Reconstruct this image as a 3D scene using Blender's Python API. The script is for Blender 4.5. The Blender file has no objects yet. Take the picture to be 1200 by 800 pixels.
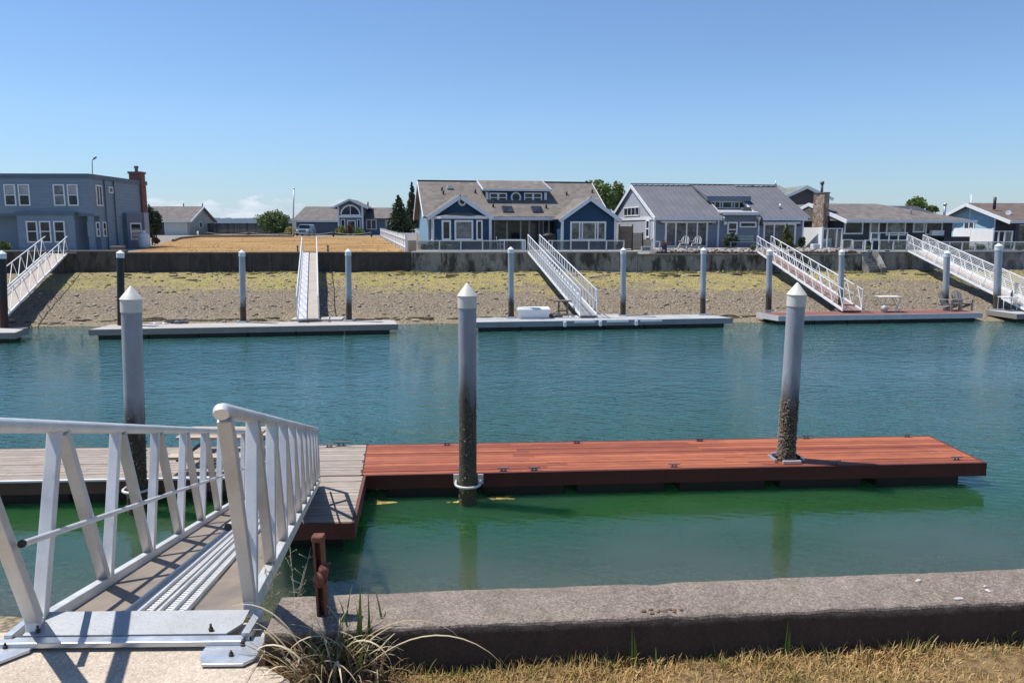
import bpy, bmesh, math, random
from mathutils import Vector, Matrix, noise
RN = random.Random(11)
sc = bpy.context.scene
COL = sc.collection
V = Vector
# ---------------------------------------------------------------- camera geometry (pixels of the 1200x800 photograph)
F = 900.0
PIT = math.atan(132 / F)
cP, sP = math.cos(PIT), math.sin(PIT)
CAM = V((0, 0, 1.6))
def ray(x, y): return V((x - 600, F * cP - (y - 400) * sP, -F * sP - (y - 400) * cP))
def atZ(x, y, z):
    r = ray(x, y); return CAM + r * ((z - CAM.z) / r.z)
def atY(x, y, Y):
    r = ray(x, y); return CAM + r * (Y / r.y)
UP = V((0, 0, 1))
class Fr:
    """a vertical facade plane: u along it, o outwards from it, z up"""
    def __init__(s, o, ang=0, u=None, n=None):
        s.o = V((o[0], o[1], 0)); a = math.radians(ang)
        s.u = u or V((math.cos(a), math.sin(a), 0)); s.n = n or V((math.sin(a), -math.cos(a), 0))
    def W(s, u, z, o=0): return s.o + s.u * u + s.n * o + UP * z
    def uz(s, x, y, o=0):
        r = ray(x, y); b = s.o + s.n * o
        t = (b - CAM).dot(s.n) / r.dot(s.n)
        p = CAM + r * t
        return (p - s.o).dot(s.u), p.z
    def rect(s, x0, y0, x1, y1, o=0):
        ym, xm = (y0 + y1) / 2, (x0 + x1) / 2
        return s.uz(x0, ym, o)[0], s.uz(x1, ym, o)[0], s.uz(xm, y1, o)[1], s.uz(xm, y0, o)[1]
    def left(s, u): return Fr(s.W(u, 0, 0), u=-s.n, n=-s.u)    # wall facing -u, its own u runs back
    def right(s, u): return Fr(s.W(u, 0, 0), u=-s.n, n=s.u.copy())
# ---------------------------------------------------------------- mesh builder
class MB:
    def __init__(s): s.v = []; s.f = []; s.sm = []
    def add(s, pts, faces, smooth=False):
        b = len(s.v); s.v += [V(p) for p in pts]
        for f in faces: s.f.append([b + i for i in f]); s.sm.append(smooth)
        return s
    def hexa(s, p):   # 4 bottom, 4 top
        return s.add(p, [(0, 3, 2, 1), (4, 5, 6, 7), (0, 1, 5, 4), (1, 2, 6, 5), (2, 3, 7, 6), (3, 0, 4, 7)])
    def box(s, c, d, rz=0):
        M_ = Matrix.Rotation(rz, 3, 'Z'); c = V(c); h = V(d) / 2
        return s.hexa([c + M_ @ V((x * h.x, y * h.y, z * h.z)) for z in (-1, 1) for x, y in ((-1, -1), (1, -1), (1, 1), (-1, 1))])
    def ob(s, fr, u0, u1, z0, z1, o0, o1):
        return s.hexa([fr.W(u, z, o) for z in (z0, z1) for u, o in ((u0, o0), (u1, o0), (u1, o1), (u0, o1))])
    def bar(s, a, b, w, h=None, up=None):
        a, b = V(a), V(b); h = h or w; d = (b - a).normalized(); up = up or UP
        if abs(d.dot(up)) > .98: up = V((0, 1, 0))
        x = d.cross(up).normalized(); y = x.cross(d).normalized()
        return s.hexa([q + x * (w / 2 * i) + y * (h / 2 * j) for q in (a, b) for i, j in ((-1, -1), (1, -1), (1, 1), (-1, 1))])
    def tube(s, a, b, r0, r1=None, n=10, cap=True):
        return s.pipe([a, b], [r0, r0 if r1 is None else r1], n, cap)
    def pipe(s, pts, rs, n=8, cap=True):
        pts = [V(p) for p in pts]
        if not hasattr(rs, '__len__'): rs = [rs] * len(pts)
        b = len(s.v); x = None
        for i, p in enumerate(pts):
            d = (pts[min(i + 1, len(pts) - 1)] - pts[max(i - 1, 0)])
            d = d.normalized() if d.length > 1e-9 else UP
            if x is None: x = d.cross(V((0, 1, 0)) if abs(d.y) < .9 else V((1, 0, 0))).normalized()
            else: x = (x - d * x.dot(d)).normalized()
            y = d.cross(x)
            for k in range(n):
                t = 2 * math.pi * k / n
                s.v.append(p + (x * math.cos(t) + y * math.sin(t)) * rs[i])
        for i in range(len(pts) - 1):
            for k in range(n):
                s.f.append([b + i * n + k, b + i * n + (k + 1) % n, b + (i + 1) * n + (k + 1) % n, b + (i + 1) * n + k]); s.sm.append(True)
        if cap:
            s.f.append([b + k for k in range(n)][::-1]); s.sm.append(False)
            e = b + (len(pts) - 1) * n
            s.f.append([e + k for k in range(n)]); s.sm.append(False)
        return s
    def prism(s, poly, ext):
        n = len(poly); ext = V(ext); P = [V(p) for p in poly]
        return s.add(P + [p + ext for p in P], [tuple(range(n))[::-1], tuple(range(n, 2 * n))] + [(i, (i + 1) % n, n + (i + 1) % n, n + i) for i in range(n)])
    def slab(s, poly, th):
        P = [V(p) for p in poly]; nn = (P[1] - P[0]).cross(P[2] - P[0]).normalized()
        if nn.z < 0: nn = -nn
        return s.prism(P, nn * -th)
    def ell(s, c, r, n=12, m=8, jit=0):
        c = V(c); b = len(s.v)
        for i in range(m + 1):
            ph = math.pi * i / m
            for k in range(n):
                t = 2 * math.pi * k / n
                q = V((math.sin(ph) * math.cos(t), math.sin(ph) * math.sin(t), math.cos(ph)))
                j = 1 + jit * noise.noise(q * 1.7 + c * 3.1)
                s.v.append(c + V((q.x * r[0], q.y * r[1], q.z * r[2])) * j)
        for i in range(m):
            for k in range(n):
                s.f.append([b + i * n + k, b + (i + 1) * n + k, b + (i + 1) * n + (k + 1) % n, b + i * n + (k + 1) % n]); s.sm.append(True)
        return s
    def build(s, name, mat, parent=None, origin=None, bevel=0, recalc=True, label=None, kind=None):
        root = parent
        while root is not None and root.parent is not None: root = root.parent
        org = V(root['org']) if root is not None else V(origin or (0, 0, 0))
        me = bpy.data.meshes.new(name)
        me.from_pydata([tuple(p - org) for p in s.v], [], s.f)
        me.polygons.foreach_set('use_smooth', s.sm)
        if recalc:
            bm = bmesh.new(); bm.from_mesh(me)
            bmesh.ops.remove_doubles(bm, verts=bm.verts, dist=1e-5)
            bmesh.ops.recalc_face_normals(bm, faces=bm.faces)
            for e in bm.edges:
                if len(e.link_faces) == 2 and e.calc_face_angle(0) > .7: e.smooth = False
            bm.to_mesh(me); bm.free()
        me.materials.append(mat)
        o = bpy.data.objects.new(name, me); COL.objects.link(o)
        if parent is not None: o.parent = parent
        else: o.location = org; o['org'] = tuple(org)
        if bevel:
            b = o.modifiers.new('bevel', 'BEVEL'); b.width = bevel; b.segments = 2; b.limit_method = 'ANGLE'; b.angle_limit = .6
        if label: o['label'] = label
        if kind: o['kind'] = kind
        return o
def tag(o, label, cat, group=None):
    o['label'] = label; o['category'] = cat
    if group: o['group'] = group
    return o
def thing(name, label, cat, loc, group=None):
    o = bpy.data.objects.new(name, None); COL.objects.link(o); o.empty_display_size = .1
    o.location = loc; o['org'] = tuple(loc)
    return tag(o, label, cat, group)
def copy_tree(o, parent=None):
    c = o.copy(); COL.objects.link(c); c.parent = parent
    for ch in o.children: copy_tree(ch, c)
    return c
# ---------------------------------------------------------------- materials
class NT:
    def __init__(s, name):
        s.m = bpy.data.materials.new(name); s.m.use_nodes = True; s.t = s.m.node_tree; s.t.nodes.clear()
        s.out = s.n('ShaderNodeOutputMaterial')
    def n(s, ty, **kw):
        q = s.t.nodes.new(ty)
        for k, v in kw.items():
            if k in q.inputs: q.inputs[k].default_value = v
            else: setattr(q, k, v)
        return q
    def l(s, a, b): s.t.links.new(a, b)
    def math(s, op, a, b=None, clamp=False):
        q = s.n('ShaderNodeMath', operation=op, use_clamp=clamp)
        for i, x in enumerate((a, b)):
            if x is None: continue
            if isinstance(x, (int, float)): q.inputs[i].default_value = x
            else: s.l(x, q.inputs[i])
        return q.outputs[0]
    def noise(s, vec, scale, detail=4, rough=.6):
        q = s.n('ShaderNodeTexNoise', Scale=scale, Detail=detail, Roughness=rough)
        if vec is not None: s.l(vec, q.inputs['Vector'])
        return q.outputs['Fac']
    def vor(s, vec, scale, feature='F1', out='Distance'):
        q = s.n('ShaderNodeTexVoronoi', Scale=scale, feature=feature); s.l(vec, q.inputs['Vector']); return q.outputs[out]
    def ramp(s, fac, stops):
        q = s.n('ShaderNodeValToRGB'); cr = q.color_ramp
        while len(cr.elements) < len(stops): cr.elements.new(.5)
        for e, (p, c) in zip(cr.elements, stops):
            e.position = p; e.color = tuple(c) + (1,) if hasattr(c, '__len__') else (c, c, c, 1)
        s.l(fac, q.inputs[0]); return q.outputs[0]
    def mix(s, fac, a, b, mode='MIX'):
        q = s.n('ShaderNodeMix', data_type='RGBA', blend_type=mode)
        for i, x in ((0, fac), (6, a), (7, b)):
            if isinstance(x, (int, float)): q.inputs[i].default_value = x
            elif isinstance(x, tuple): q.inputs[i].default_value = x + (1,)
            else: s.l(x, q.inputs[i])
        return q.outputs[2]
    def pos(s): return s.n('ShaderNodeNewGeometry').outputs['Position']
    def obj(s): return s.n('ShaderNodeTexCoord').outputs['Object']
    def sep(s, v):
        q = s.n('ShaderNodeSeparateXYZ'); s.l(v, q.inputs[0]); return q.outputs
    def scl(s, v, k, rz=0):
        q = s.n('ShaderNodeMapping'); q.inputs['Scale'].default_value = k; q.inputs['Rotation'].default_value = (0, 0, rz); s.l(v, q.inputs['Vector']); return q.outputs[0]
    def isl(s): return s.n('ShaderNodeNewGeometry').outputs['Random Per Island']
    def bump(s, h, strength=.4, dist=.02):
        q = s.n('ShaderNodeBump', Strength=strength, Distance=dist); s.l(h, q.inputs['Height']); return q.outputs[0]
    def bsdf(s, col, rough=.7, metal=0, spec=.5, nrm=None, **kw):
        q = s.n('ShaderNodeBsdfPrincipled', Metallic=metal)
        q.inputs['Specular IOR Level'].default_value = spec
        for k, v in kw.items(): q.inputs[k].default_value = v
        for key, x in (('Base Color', col), ('Roughness', rough)):
            if isinstance(x, (int, float)): q.inputs[key].default_value = x
            elif isinstance(x, tuple): q.inputs[key].default_value = x + (1,)
            else: s.l(x, q.inputs[key])
        if nrm is not None: s.l(nrm, q.inputs['Normal'])
        s.l(q.outputs[0], s.out.inputs[0]); return q
def sc3(c, k): return tuple(min(1, x * k) for x in c)
def M(name, col, rough=.7, var=.25, scale=3, metal=0, spec=.4, bump=.25, bs=30, bd=.01, st=(1, 1, 1), island=0, dirt=None):
    t = NT(name); p = t.scl(t.pos(), st)
    n1 = t.noise(p, scale, 5, .65); n2 = t.noise(p, bs, 4, .7)
    c = t.ramp(n1, [(.25, sc3(col, 1 - var)), (.75, sc3(col, 1 + var))])
    c = t.mix(t.math('MULTIPLY', t.math('SUBTRACT', n2, .5), .8, True), c, sc3(col, 1.35))
    if island:
        c = t.mix(t.math('MULTIPLY', t.isl(), island), c, sc3(col, .45))
    if dirt:
        c = t.mix(t.ramp(t.noise(t.scl(t.pos(), (1, 1, .35)), 1.7, 6, .7), [(.5, 0.), (.72, dirt[1])]), c, dirt[0])
    r = t.ramp(n1, [(.3, max(0, rough - .08)), (.7, min(1, rough + .08))])
    t.bsdf(c, r, metal, spec, t.bump(n2, bump, bd) if bump else None); return t.m
def siding(name, col, pitch=.2, var=.08, vertical=False):
    t = NT(name); p = t.pos(); s = t.sep(p)
    c = t.ramp(t.noise(t.scl(p, (1, 1, 3)), 1.3, 5, .6), [(.25, sc3(col, 1 - var)), (.75, sc3(col, 1 + var))])
    x = t.math('ADD', s[0], t.math('MULTIPLY', s[1], .4)) if vertical else s[2]
    fr = t.math('FRACT', t.math('DIVIDE', x, pitch))
    h = t.math('SUBTRACT', 1, fr)
    t.bsdf(c, .6, 0, .35, t.bump(h, .9, .03)); return t.m
def shingle(name, col):
    t = NT(name); p = t.pos(); s = t.sep(p)
    row = t.math('FLOOR', t.math('MULTIPLY', s[2], 7))
    q = t.n('ShaderNodeCombineXYZ'); t.l(t.math('MULTIPLY', s[0], 3), q.inputs[0]); t.l(t.math('MULTIPLY', s[1], .5), q.inputs[1]); t.l(row, q.inputs[2])
    w = t.n('ShaderNodeTexWhiteNoise'); qq = t.n('ShaderNodeVectorMath', operation='FLOOR'); t.l(q.outputs[0], qq.inputs[0]); t.l(qq.outputs[0], w.inputs['Vector'])
    c = t.ramp(w.outputs['Value'], [(0, sc3(col, .8)), (1, sc3(col, 1.18))])
    c = t.mix(t.ramp(t.noise(p, .7, 5, .65), [(.35, 0.), (.75, .5)]), c, sc3(col, .7))
    t.bsdf(c, .9, 0, .2, t.bump(t.math('FRACT', t.math('MULTIPLY', s[2], 7)), .5, .02)); return t.m
def blocks(name, c1, c2, c3, scale, mortar, brick=True):
    t = NT(name); p = t.obj()
    if brick:
        s = t.sep(p); q = t.n('ShaderNodeCombineXYZ'); t.l(t.math('ADD', s[0], s[1]), q.inputs[0]); t.l(s[2], q.inputs[1])
        b = t.n('ShaderNodeTexBrick', Scale=scale, **{'Mortar Size': .02}); t.l(q.outputs[0], b.inputs['Vector'])
        b.inputs['Color1'].default_value = c1 + (1,); b.inputs['Color2'].default_value = c2 + (1,); b.inputs['Mortar'].default_value = mortar + (1,)
        c = t.mix(t.ramp(t.noise(p, 2, 4), [(.4, 0.), (.7, .5)]), b.outputs['Color'], c3); h = b.outputs['Fac']
    else:
        cc = t.vor(p, scale, 'F1', 'Color'); w = t.sep(cc)
        c = t.ramp(w[0], [(0, c1), (.5, c2), (1, c3)]); e = t.vor(p, scale, 'DISTANCE_TO_EDGE')
        c = t.mix(t.ramp(e, [(.02, 1.), (.06, 0.)]), c, mortar); h = e
    t.bsdf(c, .85, 0, .3, t.bump(h, .5, .03)); return t.m
def glass(name, col=(.010, .014, .020), inner=(.04, .05, .065)):
    t = NT(name)
    c = t.ramp(t.noise(t.scl(t.pos(), (1, 1, 1.4)), 1.6, 5, .7), [(.38, col), (.62, inner or sc3(col, 3))])
    t.bsdf(c, .05, 0, .3, None); return t.m
def clearglass(name, tint=(.85, .9, .9), keep=.72):
    t = NT(name)
    tr = t.n('ShaderNodeBsdfTransparent'); tr.inputs[0].default_value = tint + (1,)
    g = t.n('ShaderNodeBsdfGlossy', Roughness=.03); d = t.n('ShaderNodeBsdfDiffuse'); d.inputs[0].default_value = (.2, .22, .23, 1)
    m1 = t.n('ShaderNodeMixShader'); m1.inputs[0].default_value = 1 - keep; t.l(tr.outputs[0], m1.inputs[1]); t.l(d.outputs[0], m1.inputs[2])
    m2 = t.n('ShaderNodeMixShader'); fz = t.n('ShaderNodeFresnel', IOR=1.5); t.l(fz.outputs[0], m2.inputs[0]); t.l(m1.outputs[0], m2.inputs[1]); t.l(g.outputs[0], m2.inputs[2])
    t.l(m2.outputs[0], t.out.inputs[0]); return t.m
def leafm(name, c1, c2, trans=.25):
    t = NT(name); c = t.ramp(t.isl(), [(0, c1), (.6, c2), (1, sc3(c2, 1.5))])
    q = t.bsdf(c, .55, 0, .35)
    tl = t.n('ShaderNodeBsdfTranslucent'); t.l(c, tl.inputs[0])
    m = t.n('ShaderNodeMixShader'); m.inputs[0].default_value = trans; t.l(q.outputs[0], m.inputs[1]); t.l(tl.outputs[0], m.inputs[2]); t.l(m.outputs[0], t.out.inputs[0])
    return t.m
def planks(name, c1, c2, grain=.35, rough=.75, st=(1, 9, 9), spots=None, streak=None):
    t = NT(name); p = t.pos()
    g = t.noise(t.scl(p, st, -.066), 3, 6, .7); b = t.isl()
    c = t.mix(b, c1, c2)
    c = t.mix(t.ramp(g, [(.35, grain), (.6, 0.)]), c, sc3(c1, .35))
    c = t.mix(t.ramp(t.noise(p, 1.2, 6, .7), [(.45, 0.), (.75, .45)]), c, sc3(c2, .55))
    if spots: c = t.mix(t.ramp(t.noise(p, 9, 3, .6), [(.7, 0.), (.76, .6)]), c, spots)
    if streak: c = t.mix(t.ramp(t.noise(t.scl(p, (.6, 5, 5), -.066), 1.5, 5, .6), [(.55, 0.), (.75, .6)]), c, streak)
    r = t.ramp(g, [(.3, rough - .1), (.7, rough + .1)])
    t.bsdf(c, r, 0, .35, t.bump(g, .5, .006)); return t.m
m_white = M('white_paint', (.72, .73, .74), .5, .06, 2, bump=.08)
m_trim = M('pale_trim', (.62, .66, .72), .5, .06, 2, bump=.08)
m_alu = M('brushed_aluminium', (.64, .635, .62), .45, .12, 5, metal=.42, bump=.06, bs=60, dirt=((.30, .27, .23), .45))
m_alud = M('weathered_aluminium', (.52, .50, .47), .55, .15, 4, metal=.35, bump=.1, bs=60, dirt=((.28, .24, .19), .6))
m_galv = M('galvanised_steel', (.52, .55, .58), .4, .15, 6, metal=.7, bump=.1)
m_black = M('black_plastic', (.012, .012, .013), .6, .3, 3)
m_dark = M('dark_metal', (.03, .03, .033), .5, .2, 5)
m_rust = M('rusty_steel', (.16, .062, .042), .85, .45, 18, bump=.8, bs=70, bd=.008, dirt=((.33, .22, .2), .6))
m_glass = glass('window_glass')
m_glass2 = glass('window_glass_with_blinds', (.10, .11, .12), (.22, .225, .23))
m_glass3 = glass('sliding_door_glass', (.035, .042, .048), (.15, .16, .165))
m_rail = M('white_rail_paint', (.70, .72, .74), .45, .08, 3, bump=.05)
m_clear = clearglass('rail_glass')
m_pipe = M('flue_pipe', (.13, .14, .155), .5, .2, 5, metal=.3)
SKY_S, SUN_E, EXPO = .098, 4.6, 0.42
SKY_AIR, SKY_DUST, SKY_OZ = 1.0, 0.0, 5.0
SKY_TINT = (.90, .97, 1.06, 1); CLOUD_C = (8.6, 8.8, 9.1, 1); CLOUD_D = (6.3, 6.7, 7.3, 1)
HAZE = .000055
# ---------------------------------------------------------------- channel levels
WZ, DZ = -2.82, -2.40          # water level, dock decks
BH0, BHS = 50.0, .055          # far bulkhead line Y = BH0 + BHS * X
def zg(Y): return .02 + .0105 * (min(max(Y, 50), 112) - 50)
def wall_y(X): return 2.75 + .082 * X
# ---- seabed with both beaches, one sheet
def seab():
    prof = [(2.9, -.55), (4.2, -1.5), (5.6, -2.1), (7.6, -2.72), (9, -3.05), (12, -3.7), (17, -4.5), (26, -5), (31, -4.1), (34.4, -3.05), (36.6, -2.74), (40.5, -2.2), (45, -1.68), (48.5, -1.22), (51.2, -1.05)]
    def h(X, v):
        for (a, za), (b, zb) in zip(prof, prof[1:]):
            if v <= b:
                k = max(0, (v - a) / (b - a)); z = za + (zb - za) * k; break
        else: z = prof[-1][1]
        if v > 30: z += .14 * noise.noise(V((X * .16, v * .22, 3))) + .05 * noise.noise(V((X * .7, v * .9, 7)))
        if v < 12: z += .10 * noise.noise(V((X * .5, v * .5, 1))) - .03 * X * (v > 5)
        if v > 46: z += -.06 * max(0, math.sin(X * .12)) + .05 * noise.noise(V((X * 1.3, v * 1.3, 2)))
        return z
    vs = [2.9 + i * .35 for i in range(26)] + [12.5 + i * 1.2 for i in range(15)] + [31 + i * .28 for i in range(73)]
    xs = [-75 + i * 2. for i in range(18)] + [-38 + i * .55 for i in range(139)] + [40 + i * 2.5 for i in range(15)]
    m = MB(); P = []
    for v in vs:
        sl = BHS if v > 25 else .075
        for X in xs: P.append((X, v + sl * X, h(X, v)))
    n = len(xs); m.add(P, [(j * n + i, j * n + i + 1, (j + 1) * n + i + 1, (j + 1) * n + i) for j in range(len(vs) - 1) for i in range(n - 1)], True)
    return m
def beach_mat():
    t = NT('gravel_beach'); p = t.pos(); s = t.sep(p)
    v = t.math('SUBTRACT', s[1], t.math('MULTIPLY', s[0], BHS))
    big = t.noise(t.scl(p, (.6, 1, 1)), .35, 5, .65); med = t.noise(p, 1.6, 5, .65); fine = t.noise(p, 9, 4, .7)
    cell = t.sep(t.vor(p, 11, 'F1', 'Color'))[0]; dist = t.vor(p, 11)
    peb = t.ramp(cell, [(0, (.10, .078, .055)), (.4, (.235, .19, .14)), (.75, (.36, .30, .225)), (1, (.62, .55, .45))])
    peb = t.mix(t.ramp(dist, [(.35, 0.), (.75, .75)]), peb, (.045, .037, .026))
    mud = t.ramp(fine, [(.3, (.17, .13, .088)), (.7, (.31, .245, .17))])
    c = t.mix(t.ramp(med, [(.4, .25), (.65, .85)]), mud, peb)
    # green and straw growth on the upper beach
    k = t.math('ADD', t.math('MULTIPLY', t.math('SUBTRACT', v, 43.0), .20), t.math('MULTIPLY', t.math('SUBTRACT', big, .5), 3.0))
    k = t.math('ADD', k, t.math('MULTIPLY', t.math('SUBTRACT', med, .5), 1.6))
    lotx = t.ramp(t.math('DIVIDE', t.math('ADD', s[0], 40), 80), [(.10, 0.), (.2, .85), (.5, 1.), (.75, .9), (.95, .55)])
    gr = t.math('MULTIPLY', t.ramp(k, [(.1, 0.), (.55, 1.)]), lotx)
    gc = t.ramp(t.noise(t.scl(p, (.5, 1, 1)), .9, 5, .7), [(.3, (.13, .15, .02)), (.46, (.38, .35, .05)), (.6, (.42, .33, .11)), (.72, (.15, .12, .045))])
    gc = t.mix(t.ramp(fine, [(.4, 0.), (.7, .55)]), gc, (.40, .33, .18))
    c = t.mix(t.math('MULTIPLY', gr, t.ramp(t.noise(p, 3.2, 5, .7), [(.38, .1), (.58, .95)])), c, gc)
    # wet, weedy band at the waterline and olive mud below it
    wet = t.ramp(t.math('ADD', s[2], t.math('MULTIPLY', med, .35)), [(0, 1.), (.01, 1.)])
    wz = t.math('MULTIPLY', t.math('SUBTRACT', -2.45, t.math('ADD', s[2], t.math('MULTIPLY', t.math('SUBTRACT', med, .5), .25))), 4, True)
    c = t.mix(t.math('MULTIPLY', wz, .5), c, (.30, .25, .16))
    deep = t.math('MULTIPLY', t.math('SUBTRACT', -3.0, s[2]), .9, True)
    c = t.mix(t.math('MULTIPLY', deep, .9), c, (.17, .20, .12))
    hh = t.math('SUBTRACT', t.math('MULTIPLY', med, .6), dist)
    t.bsdf(c, .9, 0, .2, t.bump(hh, 1., .10)); return t.m
o = seab().build('seabed', beach_mat(), recalc=False, kind='structure')
# ---- water
def water_mat():
    t = NT('channel_water'); p = t.pos(); s = t.sep(p)
    v = t.math('SUBTRACT', s[1], t.math('MULTIPLY', s[0], .07))
    calm = t.ramp(t.math('DIVIDE', v, 40), [(.18, .12), (.30, .22), (.38, 1.), (1, 1.)])
    calm = t.mix(1., calm, t.ramp(t.noise(t.scl(p, (.5, 1, 1)), .16, 3, .5), [(.3, .45), (.65, 1.)]), 'MULTIPLY')
    a = t.noise(t.scl(p, (.85, 1.5, 1), .35), 1.9, 3, .55)
    b = t.noise(t.scl(p, (1.2, 2.2, 1), -.3), 5.5, 2, .5)
    w = t.n('ShaderNodeTexWave', Scale=1.5, Distortion=2.5, Detail=2.0); w.inputs['Detail Scale'].default_value = .9
    t.l(t.scl(p, (.35, 1.9, 1), -.5), w.inputs['Vector'])
    h = t.math('ADD', t.math('ADD', t.math('MULTIPLY', a, 1.), t.math('MULTIPLY', b, .38)), t.math('MULTIPLY', w.outputs['Fac'], .10))
    h = t.math('MULTIPLY', h, calm)
    nb = t.bump(h, 1., .066)
    tur = t.n('ShaderNodeMapRange', interpolation_type='SMOOTHSTEP'); t.l(t.math('ADD', v, t.math('MULTIPLY', t.noise(p, .5, 3), 2.)), tur.inputs[0]); tur.inputs[1].default_value = 6.; tur.inputs[2].default_value = 14.5; tur = tur.outputs[0]              # turbidity grows with depth from the near bank
    far = t.math('MULTIPLY', t.math('SUBTRACT', t.math('ADD', 37.0, t.math('MULTIPLY', t.noise(p, .3, 3), 2)), t.math('SUBTRACT', s[1], t.math('MULTIPLY', s[0], BHS))), .28, True)
    tur = t.math('MULTIPLY', tur, far)
    tr = t.n('ShaderNodeBsdfTransparent'); tr.inputs[0].default_value = (.74, .84, .72, 1)
    d = t.n('ShaderNodeBsdfPrincipled', Roughness=1.); d.inputs['Specular IOR Level'].default_value = 0; d.subsurface_method = 'BURLEY'
    d.inputs['Subsurface Weight'].default_value = 1; d.inputs['Subsurface Radius'].default_value = (.5, 1.2, 1.); d.inputs['Subsurface Scale'].default_value = 1.
    bc = t.ramp(t.math('DIVIDE', t.math('ADD', v, t.math('MULTIPLY', t.noise(p, .15, 3), 8)), 40), [(.31, (.075, .108, .080)), (.385, (.018, .074, .022)), (.46, (.021, .072, .05)), (.68, (.046, .118, .130)), (.9, (.028, .088, .078))])
    t.l(bc, d.inputs['Base Color'])
    body = t.n('ShaderNodeMixShader'); t.l(t.math('ADD', t.math('MULTIPLY', tur, .76), .20), body.inputs[0]); t.l(tr.outputs[0], body.inputs[1]); t.l(d.outputs[0], body.inputs[2])
    g = t.n('ShaderNodeBsdfGlossy', Roughness=.03); t.l(nb, g.inputs['Normal']); g.inputs[0].default_value = (.92, .97, 1, 1)
    fz = t.n('ShaderNodeFresnel', IOR=1.42); t.l(nb, fz.inputs['Normal'])
    m = t.n('ShaderNodeMixShader'); t.l(fz.outputs[0], m.inputs[0]); t.l(body.outputs[0], m.inputs[1]); t.l(g.outputs[0], m.inputs[2])
    t.l(m.outputs[0], t.out.inputs[0]); return t.m
m = MB(); m.add([(-75, -1, WZ), (75, 8, WZ), (75, 60, WZ), (-75, 54, WZ)], [(0, 1, 2, 3)])
m.build('water', water_mat(), recalc=False, kind='structure')
# ---- far upland: one sheet to the horizon
def far_mat():
    t = NT('dry_lot_grass'); p = t.pos(); s = t.sep(p)
    c = t.ramp(t.noise(t.scl(p, (.35, 1.2, 1)), .4, 8, .75), [(.36, (.13, .075, .03)), (.5, (.29, .165, .065)), (.62, (.43, .28, .12))])
    c = t.mix(t.ramp(t.noise(p, 6, 4, .7), [(.4, 0.), (.75, .55)]), c, (.42, .29, .14))
    c = t.mix(t.ramp(t.noise(p, .25, 3), [(.5, 0.), (.75, .5)]), c, (.19, .12, .05))
    gr = t.ramp(t.noise(p, 3, 5, .7), [(.3, (.16, .15, .13)), (.7, (.30, .28, .25))])
    far = t.math('MULTIPLY', t.math('SUBTRACT', s[1], 101), .6, True)
    rt = t.math('MULTIPLY', t.math('ADD', s[0], 6.3), 2, True); lf = t.math('MULTIPLY', t.math('SUBTRACT', t.math('SUBTRACT', -24.7, t.math('MULTIPLY', t.math('SUBTRACT', s[1], 50), .345)), s[0]), 2, True)
    k = t.math('MAXIMUM', far, t.math('MAXIMUM', rt, lf))
    c = t.mix(k, c, gr)
    t.bsdf(c, .95, 0, .1, t.bump(t.noise(p, 9, 4, .7), .7, .05)); return t.m
m = MB(); ys = [0, 6, 14, 25, 40, 62]; P = []
xs = [-3000, -75, -40, -20, 0, 20, 40, 75, 3000]
for k in ys:
    for X in xs:
        Xc = max(-75, min(75, X)); Y = BH0 + .25 + BHS * Xc + k; P.append((X, Y, zg(50 + k)))
for X in xs: P.append((X, 5500, zg(120)))
n = len(xs); m.add(P, [(j * n + i, j * n + i + 1, (j + 1) * n + i + 1, (j + 1) * n + i) for j in range(len(ys)) for i in range(n - 1)], True)
m.build('ground', far_mat(), recalc=False, kind='structure')
m = MB(); m.add([(-75, 103.5, zg(103.5) + .012), (40, 106, zg(106) + .012), (40, 111, zg(111) + .012), (-75, 108.5, zg(108.5) + .012)], [(0, 1, 2, 3)])
m.build('street', M('asphalt', (.16, .155, .15), .9, .2, 2), recalc=False, kind='structure')
m = MB(); m.add([(-3000, 420, zg(120) + .05), (3000, 420, zg(120) + .05), (3000, 5000, zg(120) + .05), (-3000, 5000, zg(120) + .05)], [(0, 1, 2, 3)])
m.build('bay_water', M('bay_water_blue', (.03, .07, .12), .12, .2, .02, spec=.5, bump=.2, bs=.2), recalc=False, kind='structure')
# ---- distant hills
m = MB(); P = []; xs = list(range(-3400, 3401, 11))
for X in xs:
    h = 66 + 10 * noise.noise(V((X * .0011, 1, 0))) + 5 * noise.noise(V((X * .006, 4, 0))) + 2.2 * noise.noise(V((X * .03, 9, 0)))
    for k, (yy, q) in enumerate(((4200, -.05), (4330, .45), (4500, .8), (4800, 1))):
        P.append((X + RN.uniform(-3, 3), yy, .7 + h * q + (3 * noise.noise(V((X * .02, yy, 3))) + 4.5 * noise.noise(V((X * .055, yy, 5))) + RN.uniform(-1.6, 1.6) if 0 < k else 0)))
n = 4; m.add(P, [(i * n + k, (i + 1) * n + k, (i + 1) * n + k + 1, i * n + k + 1) for i in range(len(xs) - 1) for k in range(3)], True)
m.build('hills', M('forested_hill', (.028, .045, .052), .95, .4, .012, bump=.3, bs=.1, bd=3), recalc=False, kind='structure')
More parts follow.
